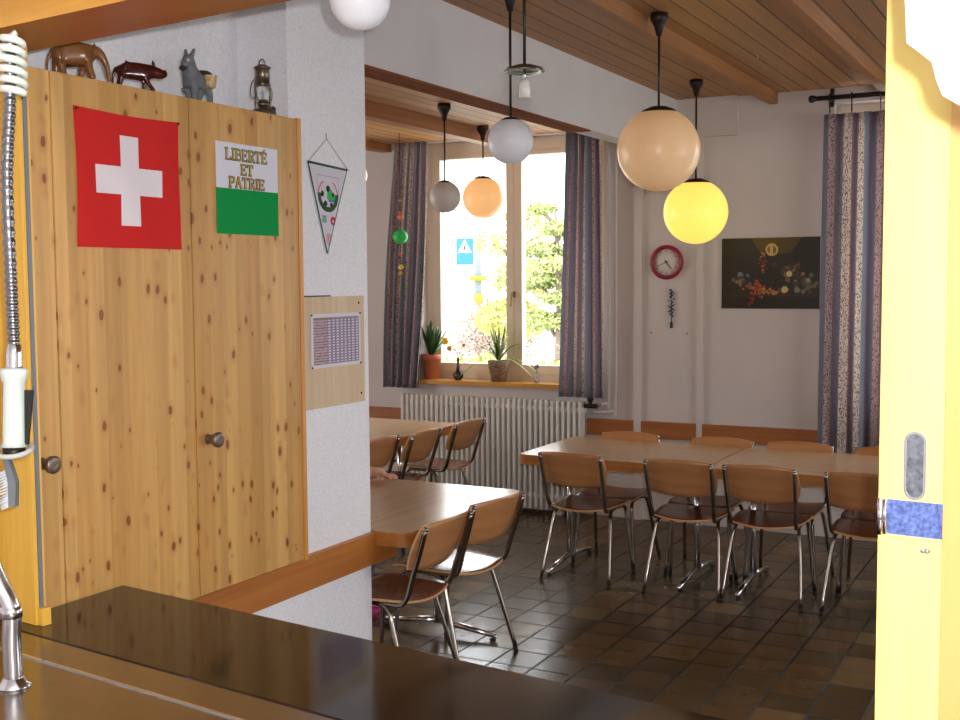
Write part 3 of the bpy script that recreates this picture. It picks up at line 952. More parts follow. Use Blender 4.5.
for txt, zc, h in (('LIBERTÉ', 0.255, 0.039), ('ET', 0.209, 0.036), ('PATRIE', 0.167, 0.036)):
    wsum = sum(GL[c][1] for c in txt) - 0.06
    sc = 0.0425
    width = wsum * sc
    x = 0.145 - width / 2
    for c in txt:
        for a, b in GL[c][0]:
            A_ = (x + a[0] * sc, zc - h / 2 + a[1] * h * 0.86)
            B_ = (x + b[0] * sc, zc - h / 2 + b[1] * h * 0.86)
            vertical = abs(a[0] - b[0]) < 0.3 and abs(a[1] - b[1]) > 0.3
            ww = 0.0098 if vertical else 0.0062
            stroke(bmk, 0.0032, A_, B_, ww)
            stroke(bmg, 0.0040, A_, B_, ww - 0.0038)
        x += GL[c][1] * sc
link('lettering_outline', bmk, M_INK, t)
link('lettering', bmg, M_GOLD, t)

# ------------------------------------------------------------------ pillar board, timetable, pennant
XP = -2.62
t = thing('pin_board', 'pale wooden board fixed to the white pillar', 'board', (XP, 3.682, 1.29))
bm = bmesh.new(); bx(bm, 0.0, 0.018, -0.215, 0.228, 0.0, 0.428); link('board', bm, M_PALEPINE, t, bevel=0.001)
for yy, zz in ((-0.195, 0.39), (0.19, 0.40), (-0.19, 0.03), (0.20, 0.035)):
    bm = bmesh.new(); sphere(bm, (0.018, yy, zz), 0.0045, 8, 6); link('screw', bm, M_BLACK, t)
bm = bmesh.new(); bx(bm, XP, XP + 0.012, 3.50, 3.69, 1.7185, 1.7235)
tag(link('ruler', bm, mat('dark_blue_strip', (40, 44, 70), 0.5)), 'thin dark strip lying on the top edge of the pillar board', 'strip')
def sheet(u, v):
    if u < 0.045 or u > 0.96 or v < 0.06 or v > 0.93:
        return (226, 222, 230)
    if v > 0.885:
        return (150, 132, 110) if u < 0.4 else (150, 140, 156)
    row = ((v - 0.06) / 0.825) * 16
    fr = row % 1
    if u < 0.32:
        if fr < 0.35:
            return (120, 96, 108) if random.random() < 0.8 else (196, 170, 180)
        return (206, 176, 184) if random.random() < 0.7 else (160, 136, 150)
    cu = ((u - 0.32) / 0.64) * 8
    if fr > 0.45 and 0.25 < (cu % 1) < 0.8:
        return (224, 216, 228)
    return (140, 124, 146) if int(cu) % 2 else (152, 138, 158)
t = thing('timetable_sheet', 'printed timetable sheet pinned on the pale pillar board', 'paper', (XP + 0.0195, 3.545, 1.445))
o = painted('paper', 110, 128, sheet, lambda u, v: (0.0005, 0.335 * u, 0.208 * v), M_PRINT, t)
o.modifiers.new('solid', 'SOLIDIFY').thickness = 0.0006
for yy, zz in ((0.004, 0.004), (0.331, 0.004), (0.004, 0.204), (0.331, 0.204)):
    bm = bmesh.new(); sphere(bm, (0.002, yy, zz), 0.004, 8, 6); link('pin', bm, M_BLACK, t)
# pennant
t = thing('football_pennant', 'white triangular football pennant with green edge hanging on the pillar', 'pennant', (XP + 0.006, 3.562, 1.884))
W_, H_ = 0.262, 0.345
def tri(u, v):
    # v 0 bottom tip .. 1 top
    half = 0.5 * (0.02 + 0.98 * v)
    return abs(u - (0.455 + 0.045 * v)) <= half
def penn(u, v):
    half = 0.5 * (0.02 + 0.98 * v)
    d = half - abs(u - (0.455 + 0.045 * v))
    if d < 0.022 or v > 0.985:
        return (24, 92, 60)
    x, y = (u - 0.49) * W_ / 1.3, (v - 0.66) * H_ / 1.25
    r = math.hypot(x, y)
    if r < 0.052 and y < 0.044:
        if r < 0.036:
            for cx_, cy_, rr in ((0.0, 0.022, 0.010), (-0.03, 0.004, 0.009), (-0.014, -0.026, 0.009), (0.016, -0.028, 0.008), (0.026, 0.004, 0.007)):
                if math.hypot(x - cx_, y - cy_) < rr:
                    return (24, 22, 26)
            if x > -0.006 and -0.012 < y < 0.022 and (x + y) < 0.036:
                return (52, 184, 80)
            if x > 0.002 and y < -0.005 and y > -0.02:
                return (70, 120, 180)
            return (214, 204, 216)
        if y < 0.006:
            return (26, 82, 44)
        return (210, 120, 130) if r > 0.046 else (222, 206, 214)
    if abs(x) < 0.056 and -0.0 < y < 0.062 and (abs(abs(x) - 0.054) < 0.0016 or abs(y - 0.060) < 0.0016):
        return (196, 150, 160)
    if 0.012 < x + 0.044 < 0.034 and -0.085 < y < -0.062:
        return (40, 130, 84) if (int(x * 400) + int(y * 300)) % 3 else (210, 220, 214)
    if math.hypot(x - 0.024, y + 0.078) < 0.014 and (abs(x - 0.024) > 0.004 or abs(y + 0.078) > 0.005):
        return (196, 40, 52)
    if math.hypot((x + 0.0) * 1.6, y + 0.136) < 0.020 and (int(x * 350) + int(y * 350)) % 2:
        return (200, 70, 84)
    return (216, 212, 224)
o = painted('cloth', 88, 120, penn, lambda u, v: (0.0, W_ * u, H_ * v - 0.012 * u * v), M_PRINT, t, keep=tri)
o.modifiers.new('solid', 'SOLIDIFY').thickness = 0.002
bm = bmesh.new()
tube(bm, [(0.002, -0.002, H_ + 0.001), (0.002, W_ + 0.002, H_ - 0.012)], 0.0025, 6)
link('crossbar', bm, mat('dark_green_bar', (30, 60, 44), 0.5), t)
bm = bmesh.new()
tube(bm, [(0.002, 0.0, H_), (0.0, 0.124, H_ + 0.096), (0.002, W_, H_ - 0.012)], 0.0012, 5)
tube(bm, [(0.0, 0.124, H_ + 0.094), (0.0, 0.121, H_ + 0.118)], 0.0015, 5)
link('cord', bm, mat('green_cord', (34, 74, 52), 0.6), t)

# ------------------------------------------------------------------ figurines on the cupboard
def place_fig(o, x, y, rz, z=TOPZ):
    o.location = (x, y, z)
    o.rotation_euler = (0, 0, rz)
FX = -2.505
M_ELE = mat('carved_light_wood', (134, 88, 48), 0.28, noise=((20, 60, 20), 0.18, 3))
M_RHI = mat('carved_dark_wood', (74, 28, 20), 0.2, noise=((20, 60, 20), 0.2, 3))
# elephant, local +x is forward
t = thing('elephant_figurine', 'carved brown wooden elephant standing on the pine cupboard', 'figurine')
J = [(-0.035, 0, 0.082, 0.034), (0.0, 0, 0.080, 0.036), (0.038, 0, 0.079, 0.031), (0.064, 0, 0.092, 0.023), (0.082, 0, 0.090, 0.018),
     (0.098, 0, 0.066, 0.011), (0.107, 0, 0.036, 0.0085), (0.112, 0, 0.006, 0.007),
     (-0.050, 0.020, 0.060, 0.017), (-0.053, 0.022, 0.030, 0.012), (-0.056, 0.022, 0.006, 0.0125),
     (-0.040, -0.020, 0.060, 0.017), (-0.034, -0.022, 0.030, 0.012), (-0.028, -0.022, 0.006, 0.0125),
     (0.034, 0.018, 0.055, 0.014), (0.026, 0.020, 0.030, 0.011), (0.020, 0.020, 0.006, 0.0115),
     (0.044, -0.018, 0.055, 0.014), (0.052, -0.020, 0.030, 0.011), (0.060, -0.020, 0.006, 0.0115),
     (-0.064, 0, 0.086, 0.010), (-0.078, 0, 0.062, 0.0035), (-0.080, 0, 0.030, 0.003)]
E_ = [(0, 1), (1, 2), (2, 3), (3, 4), (4, 5), (5, 6), (6, 7), (0, 8), (8, 9), (9, 10), (0, 11), (11, 12), (12, 13), (2, 14), (14, 15), (15, 16), (2, 17), (17, 18), (18, 19), (0, 20), (20, 21), (21, 22)]
skinned('body', J, E_, M_ELE, t, 2, 1)
for sy in (-1, 1):
    bm = bmesh.new()
    prism(bm, [(0.058, sy * 0.019, 0.104), (0.066, sy * 0.030, 0.112), (0.072, sy * 0.034, 0.096), (0.066, sy * 0.034, 0.072), (0.056, sy * 0.030, 0.058), (0.052, sy * 0.022, 0.076)], (0.0, sy * 0.004, 0))
    link('ear', bm, M_ELE, t, bevel=0.0015)
bm = bmesh.new()
for sy in (-1, 1):
    tube(bm, curve_pts([(0.090, sy * 0.010, 0.062), (0.101, sy * 0.013, 0.050), (0.112, sy * 0.013, 0.048)], 4), [0.0032] * 8 + [0.001], 8)
link('tusk', bm, M_ELE, t)
place_fig(t, FX - 0.01, 2.345, R(48)); t.scale = (0.86, 0.9, 0.95)
# boar-like animal
t = thing('boar_figurine', 'dark red-brown carved animal with raised snout next to the elephant', 'figurine')
J = [(-0.045, 0, 0.072, 0.023), (-0.01, 0, 0.066, 0.025), (0.030, 0, 0.066, 0.023), (0.058, 0, 0.068, 0.021), (0.080, 0, 0.062, 0.018), (0.098, 0, 0.060, 0.013), (0.110, 0, 0.066, 0.010),
     (-0.050, 0.013, 0.046, 0.012), (-0.060, 0.015, 0.026, 0.007), (-0.054, 0.015, 0.004, 0.007),
     (-0.046, -0.013, 0.046, 0.012), (-0.050, -0.015, 0.026, 0.007), (-0.064, -0.015, 0.004, 0.007),
     (0.030, 0.013, 0.044, 0.010), (0.030, 0.014, 0.024, 0.0065), (0.022, 0.014, 0.004, 0.0068),
     (0.036, -0.013, 0.044, 0.010), (0.050, -0.014, 0.024, 0.0065), (0.066, -0.014, 0.004, 0.0068),
     (-0.066, 0, 0.070, 0.008), (-0.076, 0, 0.048, 0.0045), (-0.078, 0, 0.014, 0.0045)]
E_ = [(0, 1), (1, 2), (2, 3), (3, 4), (4, 5), (5, 6), (0, 7), (7, 8), (8, 9), (0, 10), (10, 11), (11, 12), (2, 13), (13, 14), (14, 15), (2, 16), (16, 17), (17, 18), (0, 19), (19, 20), (20, 21)]
skinned('body', J, E_, M_RHI, t, 2, 1)
for sy in (-1, 1):
    bm = bmesh.new()
    lathe(bm, [(0.006, 0), (0.005, 0.007), (0, 0.016)], seg=8, M=Matrix.Translation((0.064, sy * 0.012, 0.084)) @ Matrix.Rotation(R(-14), 4, 'Y'))
    link('ear', bm, M_RHI, t)
bm = bmesh.new()
for sy in (-1, 1):
    lathe(bm, [(0.004, 0), (0.002, 0.010), (0, 0.016)], seg=8, M=Matrix.Translation((0.102, sy * 0.010, 0.058)) @ Matrix.Rotation(R(8), 4, 'Y'))
    sphere(bm, (0.086, sy * 0.015, 0.072), 0.0028, 8, 6)
link('tusk', bm, M_RHI, t)
place_fig(t, FX - 0.01, 2.580, R(42)); t.scale = (0.84, 1.0, 1.0)
# donkey with baskets
M_DON = mat('grey_fur_felt', (112, 114, 118), 0.85, noise=((60, 60, 60), 0.2, 3))
t = thing('donkey_figurine', 'grey toy donkey carrying woven baskets on top of the cupboard', 'figurine')
J = [(-0.040, 0, 0.078, 0.022), (0.0, 0, 0.076, 0.023), (0.030, 0, 0.084, 0.024), (0.038, 0, 0.112, 0.021), (0.044, 0, 0.138, 0.019), (0.054, 0, 0.122, 0.012), (0.062, 0, 0.110, 0.0095),
     (-0.044, 0.014, 0.050, 0.013), (-0.046, 0.015, 0.024, 0.010), (-0.046, 0.015, 0.005, 0.0105),
     (-0.040, -0.014, 0.050, 0.013), (-0.030, -0.015, 0.024, 0.010), (-0.026, -0.015, 0.005, 0.0105),
     (0.030, 0.014, 0.050, 0.013), (0.034, 0.015, 0.024, 0.010), (0.036, 0.015, 0.005, 0.0105),
     (0.030, -0.014, 0.050, 0.013), (0.018, -0.015, 0.024, 0.010), (0.012, -0.015, 0.005, 0.0105),
     (0.032, 0.012, 0.158, 0.0060), (0.030, 0.016, 0.176, 0.005), (0.032, -0.012, 0.158, 0.0060), (0.030, -0.016, 0.176, 0.005)]
E_ = [(0, 1), (1, 2), (2, 3), (3, 4), (4, 5), (5, 6), (0, 7), (7, 8), (8, 9), (0, 10), (10, 11), (11, 12), (2, 13), (13, 14), (14, 15), (2, 16), (16, 17), (17, 18), (4, 19), (19, 20), (4, 21), (21, 22)]
skinned('body', J, E_, M_DON, t, 2, 1)
bm = bmesh.new(); sphere(bm, (0.066, 0, 0.107), 0.0115, 14, 8, sc=(1, 1, 0.75)); link('muzzle', bm, mat('dark_muzzle', (50, 46, 50), 0.8), t)
bm = bmesh.new()
for sy in (-1, 1):
    sphere(bm, (0.056, sy * 0.012, 0.134), 0.0045, 8, 6)
link('eye', bm, mat('white_eye', (200, 200, 200), 0.4), t)
M_BASK = mat('woven_basket', (206, 176, 124), 0.8, noise=((150, 150, 150), 0.35, 1), bump=(220, 0.8, 0.003))
for sy in (-1, 1):
    bm = bmesh.new()
    lathe(bm, [(0, -0.020), (0.014, -0.020), (0.0195, 0.016), (0.0205, 0.019), (0.016, 0.019), (0.0, 0.010)], seg=16, M=Matrix.Translation((-0.026, sy * 0.034, 0.078)))
    link('basket', bm, M_BASK, t)
bm = bmesh.new(); tube(bm, curve_pts([(-0.024, -0.034, 0.096), (-0.022, -0.02, 0.104), (-0.020, 0, 0.106), (-0.022, 0.02, 0.104), (-0.024, 0.034, 0.096)], 4), 0.010, 8); link('saddle_cloth', bm, mat('dark_saddle', (58, 50, 52), 0.8), t)
place_fig(t, FX, 2.835, R(-62) + 0.0)
t.rotation_euler = (0, 0, R(278)); t.scale = (1.1, 1.0, 0.96)
# storm lantern
M_LANT = mat('tarnished_bronze', (122, 110, 94), 0.32, 0.7, noise=((40, 40, 40), 0.3, 3))
t = thing('storm_lantern', 'small tarnished metal storm lantern at the right end of the cupboard', 'lantern', (FX, 3.165, TOPZ))
bm = bmesh.new(); lathe(bm, [(0, 0), (0.040, 0), (0.042, 0.004), (0.040, 0.018), (0.030, 0.026), (0.014, 0.030), (0.012, 0.038), (0, 0.038)], seg=24); link('fuel_tank', bm, M_LANT, t)
bm = bmesh.new(); lathe(bm, [(0.020, 0.0), (0.024, 0.006), (0.016, 0.012), (0.012, 0.020)], (0, 0, 0.036), 20); link('burner', bm, M_LANT, t)
M_LG = mat('lantern_glass', (235, 240, 240), 0.03, trans=0.85, ior=1.3)
bm = bmesh.new(); lathe(bm, [(0.014, 0.052), (0.021, 0.068), (0.021, 0.080), (0.014, 0.098)], seg=20); link('chimney', bm, M_LG, t)
bm = bmesh.new()
lathe(bm, [(0.013, 0.096), (0.025, 0.098), (0.025, 0.103), (0.022, 0.106), (0.022, 0.150), (0.027, 0.152), (0.027, 0.156), (0.012, 0.164), (0, 0.166)], seg=20)
link('hood', bm, M_LANT, t)
bm = bmesh.new()
for sy in (-1, 1):
    tube(bm, curve_pts([(0, sy * 0.030, 0.02), (0, sy * 0.034, 0.05), (0, sy * 0.034, 0.10), (0, sy * 0.024, 0.125)], 5), 0.0035, 8)
link('frame_tube', bm, M_LANT, t)
bm = bmesh.new()
tube(bm, curve_pts([(0, -0.012, 0.160), (0, -0.012, 0.174), (0, 0, 0.182), (0, 0.012, 0.174), (0, 0.012, 0.160)], 5), 0.002, 6)
link('top_ring', bm, M_LANT, t)
bm = bmesh.new()
tube(bm, curve_pts([(0, -0.034, 0.120), (0.004, -0.058, 0.098), (0.006, -0.068, 0.066), (0.006, -0.056, 0.052), (0.004, -0.038, 0.060)], 5), 0.0016, 6)
link('bail_handle', bm, M_LANT, t)
bm = bmesh.new()
tube(bm, curve_pts([(0, 0.030, 0.104), (0.004, 0.040, 0.090), (0.004, 0.040, 0.062), (0.0, 0.032, 0.050)], 5), 0.0016, 6)
link('bail_handle', bm, M_LANT, t)
bm = bmesh.new(); tube(bm, [(0, 0.034, 0.022), (0, 0.052, 0.034)], [0.008, 0.010], 10); link('filler_cap', bm, M_LANT, t)
t.scale = (1.08,) * 3

# ------------------------------------------------------------------ lamps
def pendant(x, y, zc, r, zceil, label, m, canopy=True, lit=None, group='globe pendant lamps'):
    t = thing('pendant_lamp', label, 'lamp', (x, y, zceil), 0, group)
    d = zc - zceil
    bm = bmesh.new(); lathe(bm, [(0.0, 0.0), (0.043, 0.0), (0.043, -0.030), (0.034, -0.042), (0.022, -0.066), (0.013, -0.105), (0.0, -0.108)], seg=18); link('canopy', bm, M_DARKMETAL, t)
    bm = bmesh.new(); tube(bm, [(0, 0, -0.07), (0, 0, d + r * 0.98)], 0.006, 8); link('rod', bm, M_DARKMETAL, t)
    bm = bmesh.new()
    a0 = math.asin(min(0.5, 0.42))
    lathe(bm, [(0.0, d + r * 1.035), (r * 0.20, d + r * 1.03), (r * 0.40, d + r * 0.945), (r * 0.43, d + r * 0.90), (0.0, d + r * 0.90)], seg=24)
    link('cap', bm, M_DARKMETAL, t)
    bm = bmesh.new()
    rings = 26
    prof = []
    for i in range(rings + 1):
        a = PI * i / rings
        if a > PI - a0:
            continue
        prof.append((r * math.sin(a), d - r * math.cos(a)))
    prof[0] = (0, d - r)
    lathe(bm, prof, seg=40)
    link('globe', bm, m, t)
    return t
def globe_mat(name, base, emit=None, es=0.0):
    m = mat(name, base, 0.3, emit=emit, es=es, spec=0.3)
    return m
G_WHITE = globe_mat('opal_glass_faint_glow', (226, 226, 230), (226, 226, 230), 0.05)  # slight glow added to the white glass, though the lamps are off
G_WHITE2 = globe_mat('opal_glass_dim', (206, 196, 186))
G_ORANGE = globe_mat('opal_glass_orange', (236, 196, 146), (255, 186, 112), 0.60)
G_BIG = globe_mat('opal_glass_peach', (220, 192, 158), (255, 190, 120), 0.24)
G_YEL = globe_mat('opal_glass_yellow', (250, 215, 120), (255, 222, 96), 0.92)
G_LIT = globe_mat('opal_glass_lit_pale', (250, 235, 190), (255, 236, 180), 0.9)
pendant(-3.605, 6.354, 2.301, 0.10, LZ, 'small unlit grey-white globe lamp hanging left in front of the window', G_WHITE2)
pendant(-3.880, 7.396, 2.368, 0.150, LZ, 'lit orange globe lamp hanging in front of the window', G_ORANGE)
pendant(-1.848, 5.34, 2.396, 0.198, CZ, 'big peach-coloured globe lamp hanging under the wooden ceiling', G_BIG)
pendant(-2.250, 7.225, 2.204, 0.205, CZ, 'bright yellow lit globe lamp hanging above the clock', G_YEL)
pendant(-2.245, 4.540, 2.380, 0.100, CZ, 'unlit white globe lamp on a long rod beside the bare socket', G_WHITE)
pendant(-1.475, 2.218, 2.415, 0.069, CZ, 'small white globe lamp at the very top of the view, nearest the hatch', G_WHITE)
pendant(-3.985, 5.892, 2.420, 0.085, LZ, 'lit pale globe lamp mostly hidden behind the pillar', G_LIT)
for (x, y, z, e, c) in ((-2.25, 7.225, 2.204, 9, (1, 0.78, 0.4)), (-3.88, 7.396, 2.373, 4, (1, 0.7, 0.4)), (-1.862, 5.34, 2.396, 4, (1, 0.75, 0.45))):
    pass
# bare socket under a metal disc
t = thing('bare_socket_lamp', 'pendant with metal disc and white empty bulb socket, globe missing', 'lamp', (-1.844, 3.846, CZ))
bm = bmesh.new(); lathe(bm, [(0, 0), (0.032, 0), (0.030, -0.02), (0.010, -0.07), (0, -0.07)], seg=16); link('canopy', bm, M_DARKMETAL, t)
bm = bmesh.new(); tube(bm, [(0, 0, -0.06), (0, 0, -0.49)], 0.006, 8); link('rod', bm, M_DARKMETAL, t)
bm = bmesh.new(); lathe(bm, [(0.0, -0.478), (0.03, -0.480), (0.066, -0.492), (0.075, -0.502), (0.073, -0.505), (0.05, -0.500), (0.02, -0.494), (0, -0.494)], seg=32); link('disc', bm, mat('brushed_disc', (150, 152, 140), 0.25, 0.9), t)
bm = bmesh.new(); tube(bm, [(0, 0, -0.49), (0, 0, -0.54)], 0.006, 8); link('nipple', bm, M_CHROME, t)
bm = bmesh.new(); lathe(bm, [(0, -0.528), (0.010, -0.529), (0.019, -0.542), (0.021, -0.552), (0.021, -0.598), (0.018, -0.600), (0.016, -0.590), (0, -0.585)], seg=20); link('socket', bm, mat('white_porcelain', (238, 236, 230), 0.25), t)

# ------------------------------------------------------------------ wall clock, ornament, nails, picture
t = thing('wall_clock', 'round wall clock with dark red rim and white face', 'clock', (-2.70, YB, 1.895))
MC = Matrix.Rotation(R(90), 4, 'X')
bm = bmesh.new(); lathe(bm, [(0.098, 0.0), (0.122, 0.0), (0.124, 0.02), (0.116, 0.034), (0.100, 0.034), (0.096, 0.022), (0.098, 0.0)], seg=48, M=MC); link('rim', bm, mat('dark_red_plastic', (150, 30, 62), 0.35), t)
bm = bmesh.new(); lathe(bm, [(0, 0.018), (0.099, 0.018), (0.099, 0.0)], seg=40, M=MC); link('face', bm, mat('clock_face', (214, 206, 198), 0.5), t)
def hand(ang, l, wd, y):
    bm = bmesh.new()
    d = Vector((math.sin(ang), 0, math.cos(ang))); n_ = Vector((d.z, 0, -d.x)) * wd / 2
    prism(bm, [-d * 0.018 + n_ + Vector((0, y, 0)), d * l + n_ * 0.6 + Vector((0, y, 0)), d * l - n_ * 0.6 + Vector((0, y, 0)), -d * 0.018 - n_ + Vector((0, y, 0))], (0, -0.001, 0))
    return bm
link('hour_hand', hand(R(141), 0.062, 0.009, -0.021), M_BLACK, t)
link('minute_hand', hand(R(248), 0.070, 0.005, -0.023), M_BLACK, t)
bm = bmesh.new()
for h in range(12):
    a = 2 * PI * h / 12
    d = Vector((math.sin(a), 0, math.cos(a))); n_ = Vector((d.z, 0, -d.x)) * 0.0025
    prism(bm, [d * 0.076 + n_ + Vector((0, -0.0185, 0)), d * 0.088 + n_ + Vector((0, -0.0185, 0)), d * 0.088 - n_ + Vector((0, -0.0185, 0)), d * 0.076 - n_ + Vector((0, -0.0185, 0))], (0, -0.001, 0))
link('hour_mark', bm, mat('grey_marks', (120, 90, 96), 0.6), t)
t = thing('beaded_ornament', 'dark blue beaded ornament hanging on the wall below the clock', 'ornament', (-2.665, YB - 0.012, 1.70))
bm = bmesh.new(); tube(bm, [(0, 0, 0.0), (0.004, 0, -0.26)], 0.0035, 6); link('cord', bm, M_BLACK, t)
M_BEAD = mat('blue_black_beads', (40, 48, 66), 0.3); M_BEADL = mat('pale_beads', (150, 168, 190), 0.3)
for q in range(16):
    bm = bmesh.new()
    zz = -0.005 - q * 0.0125
    sphere(bm, ((0.008 if q % 2 else -0.007) + 0.0002 * q, -0.004, zz), 0.0085, 8, 6)
    link('bead', bm, M_BEADL if q in (5, 6, 8) else M_BEAD, t)
for q in range(7):
    bm = bmesh.new(); sphere(bm, ((0.022, -0.018)[q % 2], -0.002, -0.03 - q * 0.02 - (0.03 if q % 2 else 0)), 0.006, 8, 6); link('bead', bm, M_BEAD, t)
bm = bmesh.new(); bx(bm, -0.008, 0.012, -0.008, 0.006, -0.28, -0.235); link('tassel', bm, M_BEAD, t, bevel=0.003)
for x, z, lb in ((-2.815, 1.385, 'tiny nail in the wall below the clock, left of the two'), (-2.548, 1.382, 'tiny nail in the wall below the clock, right of the two')):
    bm = bmesh.new(); lathe(bm, [(0, 0.01), (0.006, 0.009), (0.004, 0.006), (0.003, 0.0)], seg=10, M=Matrix.Translation((x, YB, z)) @ MC)
    tag(link('wall_nail', bm, M_DARKMETAL), lb, 'nail', 'nails below the clock')
bm = bmesh.new(); tube(bm, curve_pts([(-1.67, 6.45, CZ), (-1.67, 6.45, CZ - 0.02), (-1.655, 6.45, CZ - 0.035), (-1.67, 6.45, CZ - 0.05), (-1.685, 6.45, CZ - 0.04)], 4), 0.003, 6)
tag(link('ceiling_hook', bm, mat('brass_hook', (200, 180, 130), 0.3, 0.8)), 'small brass hook screwed in the wooden ceiling boards', 'hook')

# still-life poster on a dark panel: generic painted fruit and flowers
rp = random.Random(21)
blobs = []
def cluster(cx_, cz_, sx, sz, n_, cols, r0, r1):
    for _ in range(n_):
        blobs.append((cx_ + rp.gauss(0, sx), cz_ + rp.gauss(0, sz), rp.uniform(r0, r1) * 1.2, rp.choice(cols)))
cluster(0.72, 0.50, 0.07, 0.07, 34, [(120, 96, 60), (70, 66, 40), (150, 120, 78), (96, 52, 44), (60, 70, 44)], 0.012, 0.03)
cluster(0.36, 0.28, 0.055, 0.05, 60, [(170, 52, 40), (196, 72, 46), (120, 36, 32), (176, 104, 44)], 0.008, 0.016)
cluster(0.43, 0.66, 0.02, 0.07, 36, [(150, 60, 44), (190, 120, 66), (120, 44, 36)], 0.007, 0.013)
cluster(0.52, 0.24, 0.08, 0.02, 30, [(176, 140, 60), (140, 60, 36), (160, 96, 44)], 0.01, 0.02)
cluster(0.88, 0.33, 0.06, 0.05, 24, [(110, 100, 72), (84, 60, 56), (90, 96, 74)], 0.015, 0.028)
cluster(0.20, 0.40, 0.05, 0.04, 16, [(106, 88, 80), (150, 110, 70), (86, 78, 84)], 0.012, 0.024)
cluster(0.31, 0.12, 0.015, 0.04, 14, [(160, 50, 40), (120, 36, 32)], 0.008, 0.014)
blobs += [(0.195, 0.49, 0.034, (120, 122, 138)), (0.275, 0.47, 0.026, (96, 104, 128)), (0.70, 0.49, 0.042, (206, 186, 130)), (0.655, 0.27, 0.046, (190, 174, 116)), (0.78, 0.26, 0.04, (124, 134, 100)), (0.84, 0.24, 0.03, (110, 120, 90)), (0.89, 0.40, 0.03, (170, 150, 110))]
def still(u, v):
    c = (44, 42, 38) if v > 0.2 else (38, 34, 28)
    n_ = rp.uniform(-4, 4)
    if v > 0.78 and abs(u - 0.56) < 0.26 - (1 - v) * 0.5:
        c = (84, 68, 28)
    if u < 0.16:
        c = (50, 40, 28)
    d = math.hypot((u - 0.52) * 1.36, v - 0.83)
    if d < 0.088:
        c = (200, 168, 104) if (d > 0.062 or abs(u - 0.515) < 0.016) else (120, 92, 52)
    for bx_, bz_, r, cc in blobs:
        if abs(u - bx_) < r and math.hypot((u - bx_) * 1.36, v - bz_) < r:
            c = cc
    if 0.17 < v < 0.195 and u > 0.1:
        c = (64, 50, 36)
    return tuple(max(0, min(255, q + n_)) for q in c)
t = thing('still_life_picture', 'dark unframed still-life picture of fruit and flowers on the wall', 'picture', (-2.295, YB, 1.565))
bm = bmesh.new(); bx(bm, 0, 0.675, -0.012, 0, 0, 0.49); link('panel', bm, mat('panel_edge', (40, 34, 28), 0.6), t)
painted('print', 158, 98, still, lambda u, v: (0.675 * u, -0.0135, 0.49 * v), M_PRINTGLOSS, t)

# ------------------------------------------------------------------ mobile in front of the left curtain
t = thing('hanging_mobile', 'string mobile with green ball and orange charms before left curtain', 'mobile', (-4.60, 7.42, LZ))
bm = bmesh.new(); tube(bm, [(0, 0, 0), (0, 0, -1.05)], 0.0022, 5); link('string', bm, M_BLACK, t)
bm = bmesh.new(); sphere(bm, (0, 0, -0.775), 0.056, 20, 14, sc=(1.05, 1, 0.95)); link('green_ball', bm, mat('green_paper', (40, 184, 84), 0.5), t)
for zz, r, cc, nm in ((-0.625, 0.024, (214, 110, 80), 'orange_charm'), (-0.595, 0.014, (196, 90, 70), 'orange_charm'), (-0.50, 0.012, (190, 130, 90), 'bead'), (-0.90, 0.016, (200, 90, 60), 'orange_charm'), (-1.0, 0.022, (214, 170, 50), 'yellow_charm'), (-1.045, 0.016, (204, 150, 50), 'yellow_charm')):
    bm = bmesh.new(); sphere(bm, (0.0, 0, zz), r, 12, 8, sc=(1, 0.6, 1)); link(nm, bm, mat('charm', cc, 0.5), t)

# ------------------------------------------------------------------ tables
def rrect(x0, x1, y0, y1, r, n_=6):
    pts = []
    for (cx_, cy_, a0) in ((x1 - r, y1 - r, 0), (x0 + r, y1 - r, 90), (x0 + r, y0 + r, 180), (x1 - r, y0 + r, 270)):
        for k_ in range(n_ + 1):
            a = R(a0 + 90 * k_ / n_)
            pts.append((cx_ + r * math.cos(a), cy_ + r * math.sin(a)))
    return pts
def make_table(name, label, x, y, rz, L, Wd, group, colx):
    """local x = long axis"""
    t = thing(name, label, 'table', (x, y, 0), rz, group)
    bm = bmesh.new()
    prism(bm, [(p[0], p[1], 0.680) for p in rrect(-L / 2, L / 2, -Wd / 2, Wd / 2, 0.05)], (0, 0, 0.0585)); link('edge_band', bm, M_EDGE, t)
    bm = bmesh.new()
    prism(bm, [(p[0], p[1], 0.7385) for p in rrect(-L / 2 + 0.002, L / 2 - 0.002, -Wd / 2 + 0.002, Wd / 2 - 0.002, 0.048)], (0, 0, 0.0015)); link('tabletop', bm, M_TOP, t)
    for cx_ in colx:
        leg = bpy.data.objects.new('pedestal', None); COL.objects.link(leg); leg.parent = t
        bm = bmesh.new(); tube(bm, [(cx_, 0, 0.05), (cx_, 0, 0.68)], 0.018, 16); link('column', bm, M_CHROME, leg)
        bm = bmesh.new(); bx(bm, cx_ - 0.03, cx_ + 0.03, -0.26, 0.26, 0.667, 0.68); link('top_plate', bm, M_BLACK, leg)
        for sy in (-1, 1):
            bm = bmesh.new()
            tube(bm, [(cx_, 0, 0.065), (cx_, sy * 0.16, 0.046), (cx_, sy * 0.33, 0.026)], [0.017, 0.015, 0.012], 10)
            sphere(bm, (cx_, sy * 0.33, 0.024), 0.0125, 10, 6)
            f_ = link('foot', bm, M_CHROME, leg)
            bm = bmesh.new(); lathe(bm, [(0, 0), (0.014, 0), (0.014, 0.012), (0, 0.012)], (cx_, sy * 0.315, 0), 12); link('glide', bm, M_BLACK, leg)
    return t
GT = 'chrome pedestal dining tables'
make_table('dining_table', 'left half of the long wooden-edged table under the clock', -2.418, 6.545, 0, 1.15, 0.85, GT, (-0.42, 0.40))
